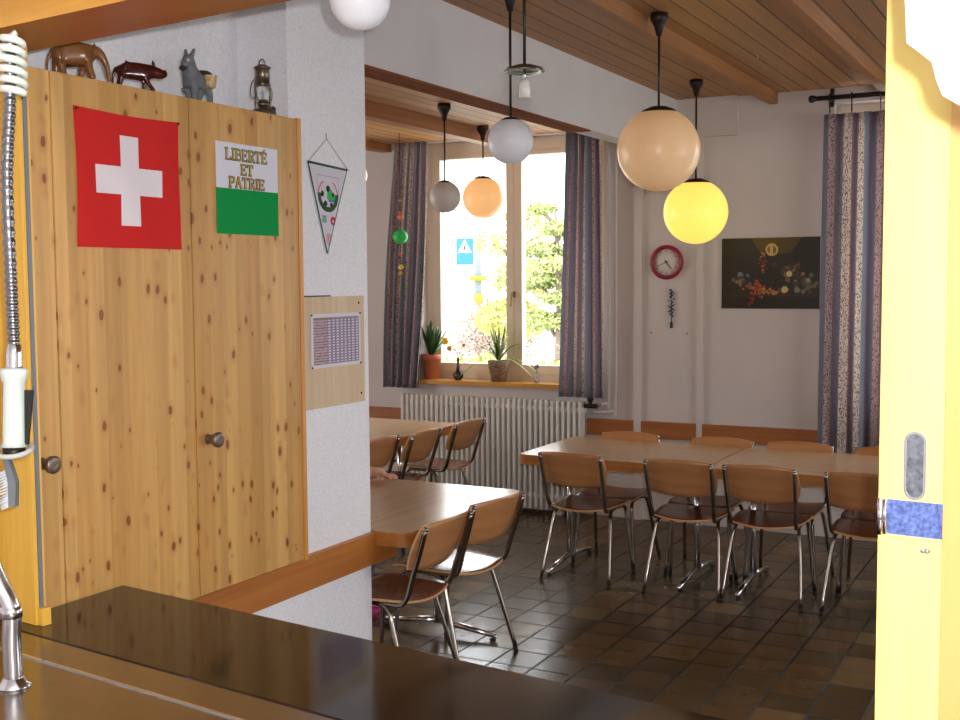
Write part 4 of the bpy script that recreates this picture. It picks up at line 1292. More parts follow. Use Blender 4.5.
make_table('dining_table', 'right half of the long table, running off behind the yellow door leaf', -1.283, 6.545, 0, 1.105, 0.85, GT, (-0.40, 0.40))
make_table('dining_table', 'nearest table, beside the pillar, its top glaring with window light', -2.875, 4.52, R(90), 1.10, 0.85, GT, (-0.40, 0.43))
make_table('dining_table', 'farthest table, in front of the left part of the radiator', -4.43, 6.68, R(90), 1.20, 0.85, GT, (-0.42, 0.42))

# ------------------------------------------------------------------ chairs
def make_chair():
    t = thing('dining_chair', 'x', 'chair')
    # seat
    bm = bmesh.new()
    N = 14
    def sp(i, j_, dz):
        u, v = 2 * i / N - 1, 2 * j_ / N - 1
        kx = 0.42
        x_ = u * math.sqrt(1 - v * v * kx / 2) ; y_ = v * math.sqrt(1 - u * u * kx / 2)
        wd = 0.178 + 0.016 * (v + 1) / 2
        z_ = 0.447 - 0.012 * (1 - u * u) * (1 - 0.4 * v) - 0.012 * max(0, v - 0.55) ** 2 * 6 + 0.006
        return Vector((x_ * wd / 0.93, 0.185 + y_ * 0.205 / 0.93, z_ + dz))
    top = [[bm.verts.new(sp(i, j_, 0)) for i in range(N + 1)] for j_ in range(N + 1)]
    bot = [[bm.verts.new(sp(i, j_, -0.011)) for i in range(N + 1)] for j_ in range(N + 1)]
    for j_ in range(N):
        for i in range(N):
            f = bm.faces.new((top[j_][i], top[j_][i + 1], top[j_ + 1][i + 1], top[j_ + 1][i])); f.smooth = True
            f = bm.faces.new((bot[j_][i], bot[j_ + 1][i], bot[j_ + 1][i + 1], bot[j_][i + 1])); f.smooth = True; f.material_index = 0
    loop = [(i, 0) for i in range(N)] + [(N, j_) for j_ in range(N)] + [(N - i, N) for i in range(N)] + [(0, N - j_) for j_ in range(N)]
    for q in range(len(loop)):
        a, b = loop[q], loop[(q + 1) % len(loop)]
        f = bm.faces.new((top[a[1]][a[0]], bot[a[1]][a[0]], bot[b[1]][b[0]], top[b[1]][b[0]])); f.material_index = 1
    link('seat', bm, [M_SEAT, M_PLYL], t)
    # backrest: curved ply panel
    bm = bmesh.new()
    NX, NZ = 16, 8
    def bp_(i, j_, off):
        u, v = 2 * i / NX - 1, j_ / NZ
        w_ = 2 * v - 1
        kx = 0.42
        uu = u * math.sqrt(1 - w_ * w_ * kx / 2) / math.sqrt(1 - 0 * kx / 2)
        vv = w_ * math.sqrt(1 - u * u * kx / 2)
        z_ = 0.682 + vv * 0.106
        lean = -0.125 * (z_ - 0.46) / 0.32
        return Vector((uu * 0.208, lean - 0.010 + 0.030 * u * u + off, z_ - 0.006 * (1 - u * u) * (v < 0.5)))
    a_ = [[bm.verts.new(bp_(i, j_, 0.0)) for i in range(NX + 1)] for j_ in range(NZ + 1)]
    b_ = [[bm.verts.new(bp_(i, j_, 0.010)) for i in range(NX + 1)] for j_ in range(NZ + 1)]
    for j_ in range(NZ):
        for i in range(NX):
            f = bm.faces.new((a_[j_][i], a_[j_][i + 1], a_[j_ + 1][i + 1], a_[j_ + 1][i])); f.smooth = True
            f = bm.faces.new((b_[j_][i], b_[j_ + 1][i], b_[j_ + 1][i + 1], b_[j_][i + 1])); f.smooth = True
    loop = [(i, 0) for i in range(NX)] + [(NX, j_) for j_ in range(NZ)] + [(NX - i, NZ) for i in range(NX)] + [(0, NZ - j_) for j_ in range(NZ)]
    for q in range(len(loop)):
        a, b = loop[q], loop[(q + 1) % len(loop)]
        f = bm.faces.new((a_[a[1]][a[0]], b_[a[1]][a[0]], b_[b[1]][b[0]], a_[b[1]][b[0]])); f.material_index = 1
    link('backrest', bm, [M_PLY, M_PLYL], t)
    for s in (-1, 1):
        # back post, curving under the seat
        bm = bmesh.new()
        ctrl = [(s * 0.188, -0.118, 0.765), (s * 0.186, -0.085, 0.66), (s * 0.182, -0.045, 0.545), (s * 0.178, -0.022, 0.475), (s * 0.172, 0.012, 0.436), (s * 0.165, 0.07, 0.428), (s * 0.162, 0.20, 0.428), (s * 0.164, 0.30, 0.428)]
        tube(bm, curve_pts(ctrl, 5), 0.0115, 10)
        sphere(bm, (s * 0.188, -0.118, 0.765), 0.0125, 10, 8)
        f_ = link('back_post', bm, M_TUBE, t)
        # legs
        bm = bmesh.new()
        tube(bm, curve_pts([(s * 0.165, 0.17, 0.424), (s * 0.168, 0.11, 0.420), (s * 0.176, 0.072, 0.395), (s * 0.186, 0.045, 0.32), (s * 0.216, -0.05, 0.012)], 5), 0.0105, 10)
        l_ = link('leg', bm, M_TUBE, t)
        bm = bmesh.new(); tube(bm, [(s * 0.217, -0.052, 0.0), (s * 0.2145, -0.0475, 0.02)], 0.0115, 10); link('rubber_foot', bm, M_BLACK, l_)
        bm = bmesh.new()
        tube(bm, curve_pts([(s * 0.163, 0.22, 0.424), (s * 0.165, 0.29, 0.420), (s * 0.170, 0.325, 0.395), (s * 0.176, 0.338, 0.32), (s * 0.200, 0.372, 0.012)], 5), 0.0105, 10)
        l_ = link('leg', bm, M_TUBE, t)
        bm = bmesh.new(); tube(bm, [(s * 0.201, 0.374, 0.0), (s * 0.1995, 0.3712, 0.02)], 0.0115, 10); link('rubber_foot', bm, M_BLACK, l_)
    bm = bmesh.new(); tube(bm, [(-0.165, 0.20, 0.424), (0.165, 0.20, 0.424)], 0.009, 8); link('seat_crossbar', bm, M_TUBE, t)
    return t
proto = make_chair()
first = [True]
def chair(x, y, rz, label, group):
    o = proto if first[0] else copy_tree(proto)
    first[0] = False
    o.location = (x, y, 0); o.rotation_euler = (0, 0, rz)
    o['label'] = label; o['group'] = group
    return o
GA = 'chairs on the near side of the long table'
GF = 'chairs on the wall side of the long table'
GB = 'chairs at the nearest table'
GC = 'chairs at the table by the radiator'
chair(-2.615, 6.15, R(-1), 'leftmost near-side chair at the long table, backrest towards the viewer', GA)
chair(-1.975, 6.155, 0, 'second near-side chair from the left at the long table', GA)
chair(-1.53, 6.165, R(0), 'third near-side chair from the left, close against its left neighbour', GA)
chair(-0.99, 6.155, 0, 'near-side chair partly hidden by the yellow door leaf', GA)
chair(-2.600, 6.88, R(180), 'leftmost wall-side chair, its backrest rising before the short rail', GF)
chair(-2.000, 6.88, R(180), 'second wall-side chair from the left at the long table', GF)
chair(-1.520, 6.88, R(180), 'third wall-side chair, just left of the big curtain', GF)
chair(-1.000, 6.88, R(180), 'wall-side chair in front of the big curtain by the door leaf', GF)
chair(-2.480, 4.665, R(80), 'chair at the nearest table whose seat shines white in window light', GB)
chair(-2.475, 4.165, R(89), 'chair nearest the viewer, just right of the pillar', GB)
chair(-4.07, 6.13, R(86), 'chair at the radiator table half hidden by the pillar', GC)
chair(-3.985, 6.545, R(91), 'middle one of three chairs at the radiator table', GC)
chair(-3.988, 7.17, R(87), 'chair at the far corner of the radiator table, against the radiator', GC)
chair(-4.92, 7.05, R(-90), 'chair on the left of the radiator table, only its backrest top visible', GC)

# ------------------------------------------------------------------ person behind the pillar
M_SKIN = mat('skin', (214, 160, 134), 0.5)
M_SHIRT = mat('grey_shirt', (150, 140, 140), 0.9)
M_BLUE = mat('blue_trousers', (70, 110, 150), 0.85)
M_SHOE = mat('pink_shoe', (178, 44, 112), 0.5)
t = thing('person', 'person seated behind the pillar with arm on the nearest table, blue trousers, pink shoes', 'person', (-3.56, 4.72, 0))
# facing +x; body one continuous mesh
Bj = [(0, 0, 0.50, (0.12, 0.11)), (0.0, 0, 0.66, (0.11, 0.13)), (0.02, 0, 0.84, (0.11, 0.15)), (0.03, 0, 0.94, (0.08, 0.10)), (0.04, 0, 1.01, 0.045), (0.06, 0, 1.10, 0.072), (0.07, 0, 1.19, 0.078), (0.07, 0, 1.25, 0.045),
      (0.03, 0.16, 0.90, 0.048), (0.10, 0.24, 0.78, 0.038), (0.30, 0.30, 0.775, 0.030), (0.36, 0.27, 0.775, (0.028, 0.014)),
      (0.03, -0.16, 0.90, 0.048), (0.10, -0.20, 0.78, 0.038), (0.32, -0.10, 0.775, 0.030), (0.38, -0.08, 0.775, (0.028, 0.014)),
      (0.05, 0.09, 0.50, 0.085), (0.32, 0.17, 0.50, 0.060), (0.26, 0.20, 0.28, 0.045), (0.19, 0.22, 0.08, 0.034), (0.235, 0.27, 0.045, 0.030),
      (0.05, -0.09, 0.50, 0.085), (0.34, -0.10, 0.50, 0.060), (0.28, -0.11, 0.28, 0.045), (0.20, -0.12, 0.08, 0.034), (0.27, -0.13, 0.045, 0.030)]
Be = [(0, 1), (1, 2), (2, 3), (3, 4), (4, 5), (5, 6), (6, 7), (3, 8), (8, 9), (9, 10), (10, 11), (3, 12), (12, 13), (13, 14), (14, 15), (0, 16), (16, 17), (17, 18), (18, 19), (19, 20), (0, 21), (21, 22), (22, 23), (23, 24), (24, 25)]
skinned('body', Bj, Be, M_SKIN, t, 2, 0)
def inflate(js, d):
    return [(j[0], j[1], j[2], tuple(r + d for r in j[3]) if isinstance(j[3], tuple) else j[3] + d) for j in js]
sh = [0, 1, 2, 3, 8, 9, 12, 13]
skinned('shirt', inflate([Bj[i] for i in sh], 0.012), [(0, 1), (1, 2), (2, 3), (3, 4), (4, 5), (3, 6), (6, 7)], M_SHIRT, t, 2, 0)
tr = [0, 16, 17, 18, 19, 21, 22, 23, 24]
skinned('trousers', inflate([Bj[i] for i in tr], 0.014), [(0, 1), (1, 2), (2, 3), (3, 4), (0, 5), (5, 6), (6, 7), (7, 8)], M_BLUE, t, 2, 0)
for q in (20, 25):
    a, b = Bj[q - 1], Bj[q]
    skinned('shoe', [(a[0] - 0.03, a[1] - 0.01, 0.040, 0.036), (b[0], b[1], 0.038, 0.038), (2.1 * b[0] - 1.1 * a[0], 2.1 * b[1] - 1.1 * a[1], 0.032, 0.030)], [(0, 1), (1, 2)], M_SHOE, t, 2, 1)
bm = bmesh.new(); sphere(bm, (0.045, 0, 1.20), 0.098, 20, 12, sc=(1, 0.9, 1.0)); link('hair', bm, mat('brown_hair', (70, 48, 32), 0.8), t)
for sy, ay in ((1, 0.27), (-1, -0.08)):
    hx = 0.36 if sy > 0 else 0.38
    for q in range(4):
        yy = ay + (-0.024 + 0.016 * q)
        ln = (0.052, 0.064, 0.068, 0.058)[q]
        skinned('finger', [(hx, yy, 0.772, 0.009), (hx + ln * 0.55, yy, 0.774, 0.008), (hx + ln, yy, 0.756, 0.0065)], [(0, 1), (1, 2)], M_SKIN, t, 1, 0)
    skinned('thumb', [(hx - 0.03, ay - sy * 0.026, 0.768, 0.010), (hx + 0.0, ay - sy * 0.050, 0.762, 0.008), (hx + 0.022, ay - sy * 0.054, 0.756, 0.007)], [(0, 1), (1, 2)], M_SKIN, t, 1, 0)
c2 = copy_tree(proto)
c2.location = (-3.72, 4.72, 0); c2.rotation_euler = (0, 0, R(-90)); c2['label'] = 'chair the seated person uses, hidden behind the pillar'; c2['group'] = GB

# ------------------------------------------------------------------ window-sill plants
SZ = 0.982
def blade(bm, base, d, L, wd, droop, curl=0.0, n_=8, mi=0):
    """one strap leaf"""
    d = Vector(d).normalized()
    side = d.cross(Vector((0, 0, 1)))
    if side.length < 0.1:
        side = Vector((1, 0, 0))
    side.normalize()
    pl_, pr_ = [], []
    for k_ in range(n_ + 1):
        t_ = k_ / n_
        p = Vector(base) + d * (L * t_) + Vector((0, 0, -droop * t_ * t_)) + Vector((d.x, d.y, 0)) * (droop * 0.45 * t_ * t_)
        w_ = wd * (math.sin(PI * min(1, 0.18 + 0.82 * t_)) ** 0.7)
        if k_ == n_:
            w_ = 0.0004
        pl_.append(bm.verts.new(p + side * w_)); pr_.append(bm.verts.new(p - side * w_))
    for k_ in range(n_):
        f = bm.faces.new((pl_[k_], pr_[k_], pr_[k_ + 1], pl_[k_ + 1])); f.smooth = True; f.material_index = mi
def potted(name, label, x, y, pot, pm, leaves, soilz, soilr):
    t = thing(name, label, 'plant', (x, y, SZ))
    bm = bmesh.new(); lathe(bm, pot, seg=28); link('pot', bm, pm, t)
    bm = bmesh.new(); lathe(bm, [(0, soilz), (soilr, soilz), (soilr, soilz - 0.01), (0, soilz - 0.01)], seg=20); link('soil', bm, M_SOIL, t)
    for args, m_ in leaves:
        bm = bmesh.new(); blade(bm, *args)
        o = link('leaf', bm, m_, t); o.modifiers.new('solid', 'SOLIDIFY').thickness = 0.0012
    return t
rp = random.Random(4)
lv = []
for q in range(15):
    a = q * 2.4; tl = 0.18 + 0.55 * (q / 15)
    lv.append((((0.012 * math.cos(a), 0.012 * math.sin(a), 0.19), (max(-0.14, 1.2 * math.cos(a) * tl), math.sin(a) * tl * 0.6 - 0.05, 1.0), rp.uniform(0.24, 0.34) * (1 - 0.1 * tl), 0.023, 0.06 * tl), M_LEAF))
potted('potted_lily', 'dark green strap-leaved plant in a terracotta pot at the left of the sill', -4.690, 8.02,
       [(0, 0), (0.060, 0), (0.075, 0.155), (0.081, 0.155), (0.083, 0.200), (0.075, 0.200), (0.071, 0.18), (0, 0.18)], M_TERRA, lv, 0.188, 0.073)
lv = []
for q in range(24):
    a = q * 2.4 + 0.3; tl = 0.15 + 0.9 * (q / 24)
    L_ = rp.uniform(0.20, 0.30)
    lv.append((((0.01 * math.cos(a), 0.01 * math.sin(a), 0.17), (math.cos(a) * tl, math.sin(a) * tl * 0.6, 1.0), L_ * 1.15, 0.011, 0.16 * tl), M_LEAF2 if q % 3 else M_LEAF))
for a, L_ in ((3.3, 0.30), (2.9, 0.24), (0.2, 0.26), (-0.3, 0.22), (3.7, 0.22)):
    lv.append((((0.02 * math.cos(a), 0.02 * math.sin(a), 0.165), (math.cos(a) * 1.3, math.sin(a) * 0.4, 0.7), L_ * 1.1, 0.010, 0.26), M_LEAF2))
M_STONE = mat('mottled_stoneware', (134, 106, 80), 0.7, noise=((60, 60, 60), 0.5, 2))
potted('spider_plant', 'yellow-green spider plant in a mottled brown pot in front of the mullion', -4.08, 8.02,
       [(0, 0), (0.060, 0), (0.084, 0.13), (0.088, 0.165), (0.080, 0.165), (0.076, 0.15), (0, 0.15)], M_STONE, lv, 0.158, 0.078)
lv = []
for a, L_, dr in ((3.25, 0.42, 0.34), (3.05, 0.38, 0.16), (2.9, 0.34, 0.10), (3.6, 0.26, 0.2), (2.2, 0.24, 0.05), (1.2, 0.22, 0.1), (0.3, 0.22, 0.15)):
    lv.append((((0.01 * math.cos(a), 0.01 * math.sin(a), 0.16), (math.cos(a) * 0.9, math.sin(a) * 0.4, 1.0), L_, 0.012, dr), M_LEAF2))
potted('spider_plant', 'spider plant with arching leaves peeking out left of the right window curtain', -3.41, 8.04,
       [(0, 0), (0.055, 0), (0.070, 0.12), (0.074, 0.15), (0.066, 0.15), (0.062, 0.14), (0, 0.14)], M_TERRA, lv, 0.145, 0.064)
# bud vase with yellow flowers
t = thing('flower_vase', 'slender dark vase with yellow blossoms between the two potted plants', 'vase', (-4.425, 7.985, SZ))
bm = bmesh.new(); lathe(bm, [(0, 0), (0.022, 0), (0.038, 0.02), (0.042, 0.04), (0.034, 0.062), (0.016, 0.085), (0.011, 0.12), (0.010, 0.16), (0.014, 0.178), (0.010, 0.178), (0, 0.15)], seg=24); link('vase', bm, mat('dark_glazed_vase', (52, 46, 50), 0.2), t)
M_STEM = mat('flower_stem', (90, 110, 50), 0.6); M_PETAL = mat('yellow_petal', (246, 196, 40), 0.6); M_PETALO = mat('orange_petal', (226, 160, 60), 0.6)
stems = [[(0, 0, 0.15), (-0.015, 0, 0.23), (-0.06, 0, 0.27), (-0.115, 0, 0.305)], [(0, 0, 0.15), (-0.012, 0, 0.22), (-0.045, 0, 0.245), (-0.075, 0, 0.25)], [(0, 0, 0.15), (0.012, 0, 0.21), (0.035, 0, 0.26), (0.05, 0, 0.275)]]
for st in stems:
    bm = bmesh.new(); tube(bm, curve_pts(st, 5), 0.0025, 6); link('stem', bm, M_STEM, t)
for (fx_, fz_, r, m_) in ((-0.115, 0.31, 0.030, M_PETAL), (-0.078, 0.252, 0.022, M_PETALO), (0.055, 0.282, 0.014, M_PETALO)):
    bm = bmesh.new()
    for q in range(6):
        a = 2 * PI * q / 6
        sphere(bm, (fx_ + 0.6 * r * math.cos(a), -0.004, fz_ + 0.6 * r * math.sin(a)), r * 0.5, 10, 6, sc=(1, 1, 1))
    sphere(bm, (fx_, -0.012, fz_), r * 0.35, 8, 6)
    link('blossom', bm, m_, t)
# small glass figurine
t = thing('glass_bottle', 'tiny clear glass bottle with a violet flower on the sill', 'bottle', (-3.735, 7.985, SZ))
bm = bmesh.new(); lathe(bm, [(0, 0), (0.020, 0), (0.022, 0.01), (0.018, 0.05), (0.012, 0.08), (0.011, 0.095), (0.009, 0.095), (0.010, 0.08), (0.016, 0.05), (0.019, 0.012), (0, 0.006)], seg=20); link('glass', bm, mat('clear_glass', (240, 245, 250), 0.02, trans=0.9, ior=1.45), t)
bm = bmesh.new(); tube(bm, [(0, 0, 0.02), (0.002, 0, 0.12)], 0.002, 6); link('stem', bm, M_STEM, t)
bm = bmesh.new()
for q in range(6):
    sphere(bm, (0.012 * math.cos(q * 1.05), 0.004 * math.sin(q), 0.125 + 0.012 * math.sin(q * 1.7)), 0.010, 8, 6)
link('blossom', bm, mat('violet_petal', (130, 124, 150), 0.6), t)

# ------------------------------------------------------------------ pre-rinse tap at the left
def sc_(p, f=1.043):
    return EYE + (Vector(p) - EYE) * f
t = thing('spray_tap', 'chrome pre-rinse spray tap with ribbed hose on the steel worktop', 'tap')
bs = Vector((-2.012, 1.658, ZC - 0.001))
bm = bmesh.new()
ctrl = [bs + Vector((0, 0, 0.01)), bs + Vector((-0.002, 0, 0.10)), bs + Vector((0.0, 0.0, 0.165)), sc_((-1.952, 1.585, 1.16)), sc_((-1.972, 1.578, 1.215)), sc_((-1.985, 1.575, 1.30)), sc_((-1.995, 1.57, 1.45))]
tube(bm, curve_pts(ctrl, 6), 0.0195, 16)
tube(bm, [bs + Vector((0, 0, 0.150)), bs + Vector((0, 0, 0.175))], 0.0225, 16)
link('riser', bm, M_CHROME, t)
bm = bmesh.new(); lathe(bm, [(0, 0.0), (0.036, 0.0), (0.036, 0.004), (0.026, 0.010), (0.021, 0.02), (0, 0.02)], bs, 28); link('base_flange', bm, M_CHROME, t)
bm = bmesh.new(); tube(bm, curve_pts([sc_((-1.995, 1.57, 1.44)), sc_((-1.997, 1.567, 1.9)), sc_((-2.0, 1.568, 2.15)), sc_((-2.0, 1.575, 2.235)), sc_((-1.99, 1.61, 2.255)), sc_((-1.966, 1.66, 2.245))], 6), 0.010, 10); link('upper_pipe', bm, M_CHROME, t)
# white coil spring
bm = bmesh.new()
pts = []
a0_, a1_ = sc_((-1.962, 1.667, 2.290)), sc_((-1.953, 1.662, 2.165))
for q in range(0, 6 * 20 + 1):
    f = q / (6 * 20)
    c_p = a0_.lerp(a1_, f)
    rr = 0.0225 * (math.sin(PI * min(0.5, 0.04 + f * 2.2))) if f < 0.21 else 0.0225
    an = 2 * PI * q / 20
    pts.append(c_p + rt * rr * math.cos(an) + fw * rr * math.sin(an))
tube(bm, pts, 0.0082, 8)
link('spring', bm, mat('white_plastic', (232, 238, 226), 0.35), t)
# ribbed chrome hose
bm = bmesh.new()
path = curve_pts([sc_(p) for p in ((-1.962, 1.664, 2.28), (-1.960, 1.657, 2.153), (-1.961, 1.644, 1.99), (-1.948, 1.634, 1.786), (-1.940, 1.629, 1.653))], 40)
tube(bm, path, [0.0135 if (i % 4) < 2 else 0.0112 for i in range(len(path))], 12)
link('hose', bm, mat('hose_steel', (150, 152, 156), 0.25, 1.0), t)
h0, h1 = sc_((-1.940, 1.629, 1.655)), sc_((-1.934, 1.615, 1.445))
dn = (h1 - h0).normalized()
bm = bmesh.new(); tube(bm, [h0, h0 + dn * 0.02, h0 + dn * 0.045, h0 + dn * 0.06], [0.014, 0.0165, 0.0165, 0.019], 14); link('ferrule', bm, M_CHROME, t)
bm = bmesh.new(); tube(bm, [h0 + dn * 0.052, h0 + dn * 0.058, h0 + dn * 0.075, h0 + dn * 0.085, h1 + dn * -0.01, h1], [0.026, 0.030, 0.026, 0.022, 0.023, 0.026], 18); link('spray_handle', bm, mat('pale_grey_plastic', (216, 226, 216), 0.35), t)
bm = bmesh.new(); tube(bm, [h1, h1 + dn * 0.02], [0.024, 0.022], 18); link('spray_nozzle', bm, M_DARKMETAL, t)
bm = bmesh.new()
cg = h1 + dn * 0.006 + rt * 0.0
pts = [cg + rt * 0.036 * math.cos(a) + fw * 0.036 * math.sin(a) + up * 0.012 * math.sin(a) for a in [2 * PI * q / 32 for q in range(33)]]
tube(bm, pts, 0.0058, 8, caps=False); link('guard_ring', bm, mat('grey_plastic_ring', (190, 196, 188), 0.4), t)
bm = bmesh.new()
q0 = h0 + dn * 0.098 + rt * 0.028; q1 = h1 + rt * 0.020 - dn * 0.005
n2 = up * 0.0
prism(bm, [q0 - rt * 0.006, q0 + rt * 0.012, q1 + rt * 0.010, q1 - rt * 0.012], fw * 0.008); link('lever', bm, mat('dark_lever', (40, 44, 40), 0.3, 0.3), t)
# dish brush hanging below
t = thing('dish_brush', 'grey dish brush with white bristles hanging at the left edge', 'brush')
b0, b1 = sc_((-1.955, 1.61, 1.42)), sc_((-1.925, 1.60, 1.325))
bm = bmesh.new()
prism(bm, [b0 - rt * 0.006, b0 + rt * 0.006, b0.lerp(b1, 0.5) + rt * 0.014, b1 + rt * 0.004, b1 - rt * 0.010, b0.lerp(b1, 0.5) - rt * 0.003], fw * 0.02); link('handle', bm, mat('grey_brush', (110, 114, 116), 0.5), t)
bm = bmesh.new()
for q in range(26):
    f = q / 25
    p = b0.lerp(b1, 0.25 + 0.72 * f) + rt * (-0.006) + fw * (0.004 + 0.012 * ((q * 7) % 5) / 5)
    tube(bm, [p, p - rt * (0.022 + 0.006 * math.sin(q * 3)) - up * 0.010], 0.0016, 5)
link('bristles', bm, mat('white_bristle', (222, 230, 236), 0.6), t)

# ------------------------------------------------------------------ white bag hanging near the camera, top right
t = thing('white_bag', 'overexposed white bag with faint blue print hanging at the top right', 'bag')
def cr_(u, v, D):
    """direction by angle from the eye, distance D -> world point"""
    return EYE + (fw + rt2 * ((u - 480) / 1150.0) + up2 * ((360 - v) / 1150.0)) * D
bm = bmesh.new()
B0 = Vector((-0.106, 1.152, 2.053))
outl = [(-0.058, 0.09), (-0.057, 0.0), (-0.054, -0.060), (-0.030, -0.078), (-0.0255, -0.095), (-0.020, -0.108),  (0.012, -0.126), (0.05, -0.15), (0.10, -0.14), (0.13, -0.05), (0.13, 0.09)]
def Q(p, d):
    return B0 + rt * p[0] + Vector((0, 0, 1)) * p[1] + fw * d
cen = (0.035, -0.02)
ringd = [(1.0, 0.0), (0.93, -0.018), (0.7, -0.034), (0.35, -0.042)]
front = []
dense = []
for i in range(len(outl)):
    a, b = Vector(outl[i]), Vector(outl[(i + 1) % len(outl)])
    for k_ in range(4):
        dense.append(a.lerp(b, k_ / 4))
for sgn in (1, -1):
    rings = []
    for s__, dd in ringd:
        rings.append([bm.verts.new(Q((cen[0] + (p.x - cen[0]) * s__, cen[1] + (p.y - cen[1]) * s__), sgn * dd * (1 + 0.25 * math.sin(9 * p.x * 10 + p.y * 60)) )) for p in dense])
    tip = bm.verts.new(Q(cen, sgn * -0.045))
    nD = len(dense)
    for a, b in zip(rings[:-1], rings[1:]):
        for i in range(nD):
            f = bm.faces.new((a[i], a[(i + 1) % nD], b[(i + 1) % nD], b[i])); f.smooth = True
    for i in range(nD):
        f = bm.faces.new((rings[-1][i], rings[-1][(i + 1) % nD], tip)); f.smooth = True
bmesh.ops.remove_doubles(bm, verts=bm.verts, dist=0.0004)
m = mat('white_bag_film', (244, 246, 248), 0.35)
k = NT(m)
tc = k.n('ShaderNodeTexCoord'); vo = k.n('ShaderNodeTexVoronoi'); vo.inputs['Scale'].default_value = 26.0
k.l(tc.outputs['Object'], vo.inputs['Vector'])
k.l(k.mix(k.math('MULTIPLY', k.math('LESS_THAN', vo.outputs['Distance'], 0.20), 0.30), lin((244, 246, 248)), lin((120, 190, 220))), k.b.inputs['Base Color'])
link('bag', bm, m, t)
bm = bmesh.new(); tube(bm, curve_pts([Q((-0.02, 0.08), 0), Q((0.03, 0.22), 0), Q((0.08, 0.08), 0)], 8), 0.003, 6); link('bag_handle', bm, m, t)
hk = thing('bag_hook', 'wire hook on the kitchen ceiling that carries the white bag', 'hook', (0, 0, 0))
bm = bmesh.new(); tube(bm, [Q((0.03, 0.215), 0), Vector((*Q((0.03, 0.215), 0).xy, 3.06))], 0.0025, 6); link('wire', bm, M_DARKMETAL, hk)

# ------------------------------------------------------------------ outside
bm = bmesh.new(); bx(bm, -120, 60, 8.35, 160, -1.3, -1.2)
o = link('outdoor_ground', bm, mat('pale_ground', (190, 190, 186), 0.9)); o['kind'] = 'structure'
def foliage(bm, c, rx, ry, rz, n_, size, rnd, squash=1.0):
    for _ in range(n_):
        while True:
            p = Vector((rnd.uniform(-1, 1), rnd.uniform(-1, 1), rnd.uniform(-1, 1)))
            if p.length < 1:
                break
        p = Vector(c) + Vector((p.x * rx, p.y * ry, p.z * rz))
        d1 = Vector((rnd.gauss(0, 1), rnd.gauss(0, 1), rnd.gauss(0, 1))).normalized() * size * rnd.uniform(0.5, 1.3)
        d2 = d1.cross(Vector((rnd.gauss(0, 1), rnd.gauss(0, 1), rnd.gauss(0, 1)))).normalized() * size * 0.5
        vs = [bm.verts.new(p + d1), bm.verts.new(p + d2), bm.verts.new(p - d1), bm.verts.new(p - d2)]
        bm.faces.new(vs)
M_BARK = mat('bark', (120, 104, 90), 0.9)
def tree(name, label, cat, x, y, h, crown, m_, seed, z0=-1.2, trunk=0.12, size=0.14, dens=1.0, group='trees and shrubs outside the window'):
    rnd = random.Random(seed)
    t = thing(name, label, cat, (x, y, z0), 0, group)
    bm = bmesh.new()
    tube(bm, [(0, 0, 0), (0.1, 0, h * 0.5), (0.0, 0, h * 0.95)], [trunk, trunk * 0.7, trunk * 0.15], 8)
    for (cx_, cy_, cz_, rx, ry, rz_, n_) in crown:
        tube(bm, [(0, 0, max(0.2, cz_ - 0.3 * abs(cx_) - 0.2)), (cx_ * 0.6, cy_ * 0.6, cz_ - 0.1), (cx_ + 0.5 * rx * (1 if cx_ > 0 else -1), cy_, cz_)], [trunk * 0.4, trunk * 0.25, trunk * 0.08], 6)
    link('trunk', bm, M_BARK, t)
    bm = bmesh.new()
    for (cx_, cy_, cz_, rx, ry, rz_, n_) in crown:
        foliage(bm, (cx_, cy_, cz_), rx, ry, rz_, int(n_ * dens), size, rnd)
    link('foliage', bm, m_, t)
    return t
M_PINEF = mat('yellow_green_needles', (150, 158, 100), 0.8, noise=((1.5, 1.5, 1.5), 0.3, 2))
M_PINEF2 = mat('pale_yellow_leaves', (176, 174, 100), 0.8, noise=((1.5, 1.5, 1.5), 0.2, 2))
M_SHRUB = mat('reddish_twigs', (176, 150, 136), 0.9, noise=((2, 2, 2), 0.3, 2))
tree('pine_tree', 'layered yellow-green pine tree outside, seen through the right window pane', 'tree', -8.2, 18.3, 4.6,
     [(-0.2, 0, 2.25, 0.75, 0.7, 0.16, 900), (0.5, 0, 2.65, 0.8, 0.7, 0.17, 1000), (-0.5, 0.1, 2.95, 0.7, 0.6, 0.15, 800), (0.35, 0, 3.25, 0.75, 0.6, 0.16, 800), (-0.35, 0, 3.5, 0.55, 0.5, 0.14, 500), (0.2, 0, 3.85, 0.5, 0.4, 0.15, 420), (-0.3, 0, 4.2, 0.35, 0.3, 0.12, 200), (0.9, 0, 2.1, 0.7, 0.6, 0.13, 600)], M_PINEF, 3, size=0.05, dens=1.9)
tree('broadleaf_tree', 'pale yellow tree outside behind the mullion, right of the street sign', 'tree', -10.1, 20.4, 4.8,
     [(0.0, 0, 2.2, 0.8, 0.6, 0.45, 1300), (0.3, 0, 3.0, 0.7, 0.6, 0.4, 1000), (-0.3, 0, 3.7, 0.45, 0.5, 0.3, 300), (0.3, 0, 4.2, 0.5, 0.4, 0.25, 240), (0.9, 0, 3.9, 0.5, 0.4, 0.25, 220)], M_PINEF2, 8, size=0.05, dens=1.8)
tree('leafless_shrub', 'reddish brown bare shrub outside behind the street lamp post', 'shrub', -12.0, 23.0, 2.9,
     [(-0.35, 0, 1.7, 0.6, 0.5, 0.8, 1500), (0.35, 0, 1.9, 0.6, 0.5, 0.7, 1500), (0.9, 0, 1.6, 0.5, 0.5, 0.6, 900)], M_SHRUB, 12, size=0.04, dens=2.0)
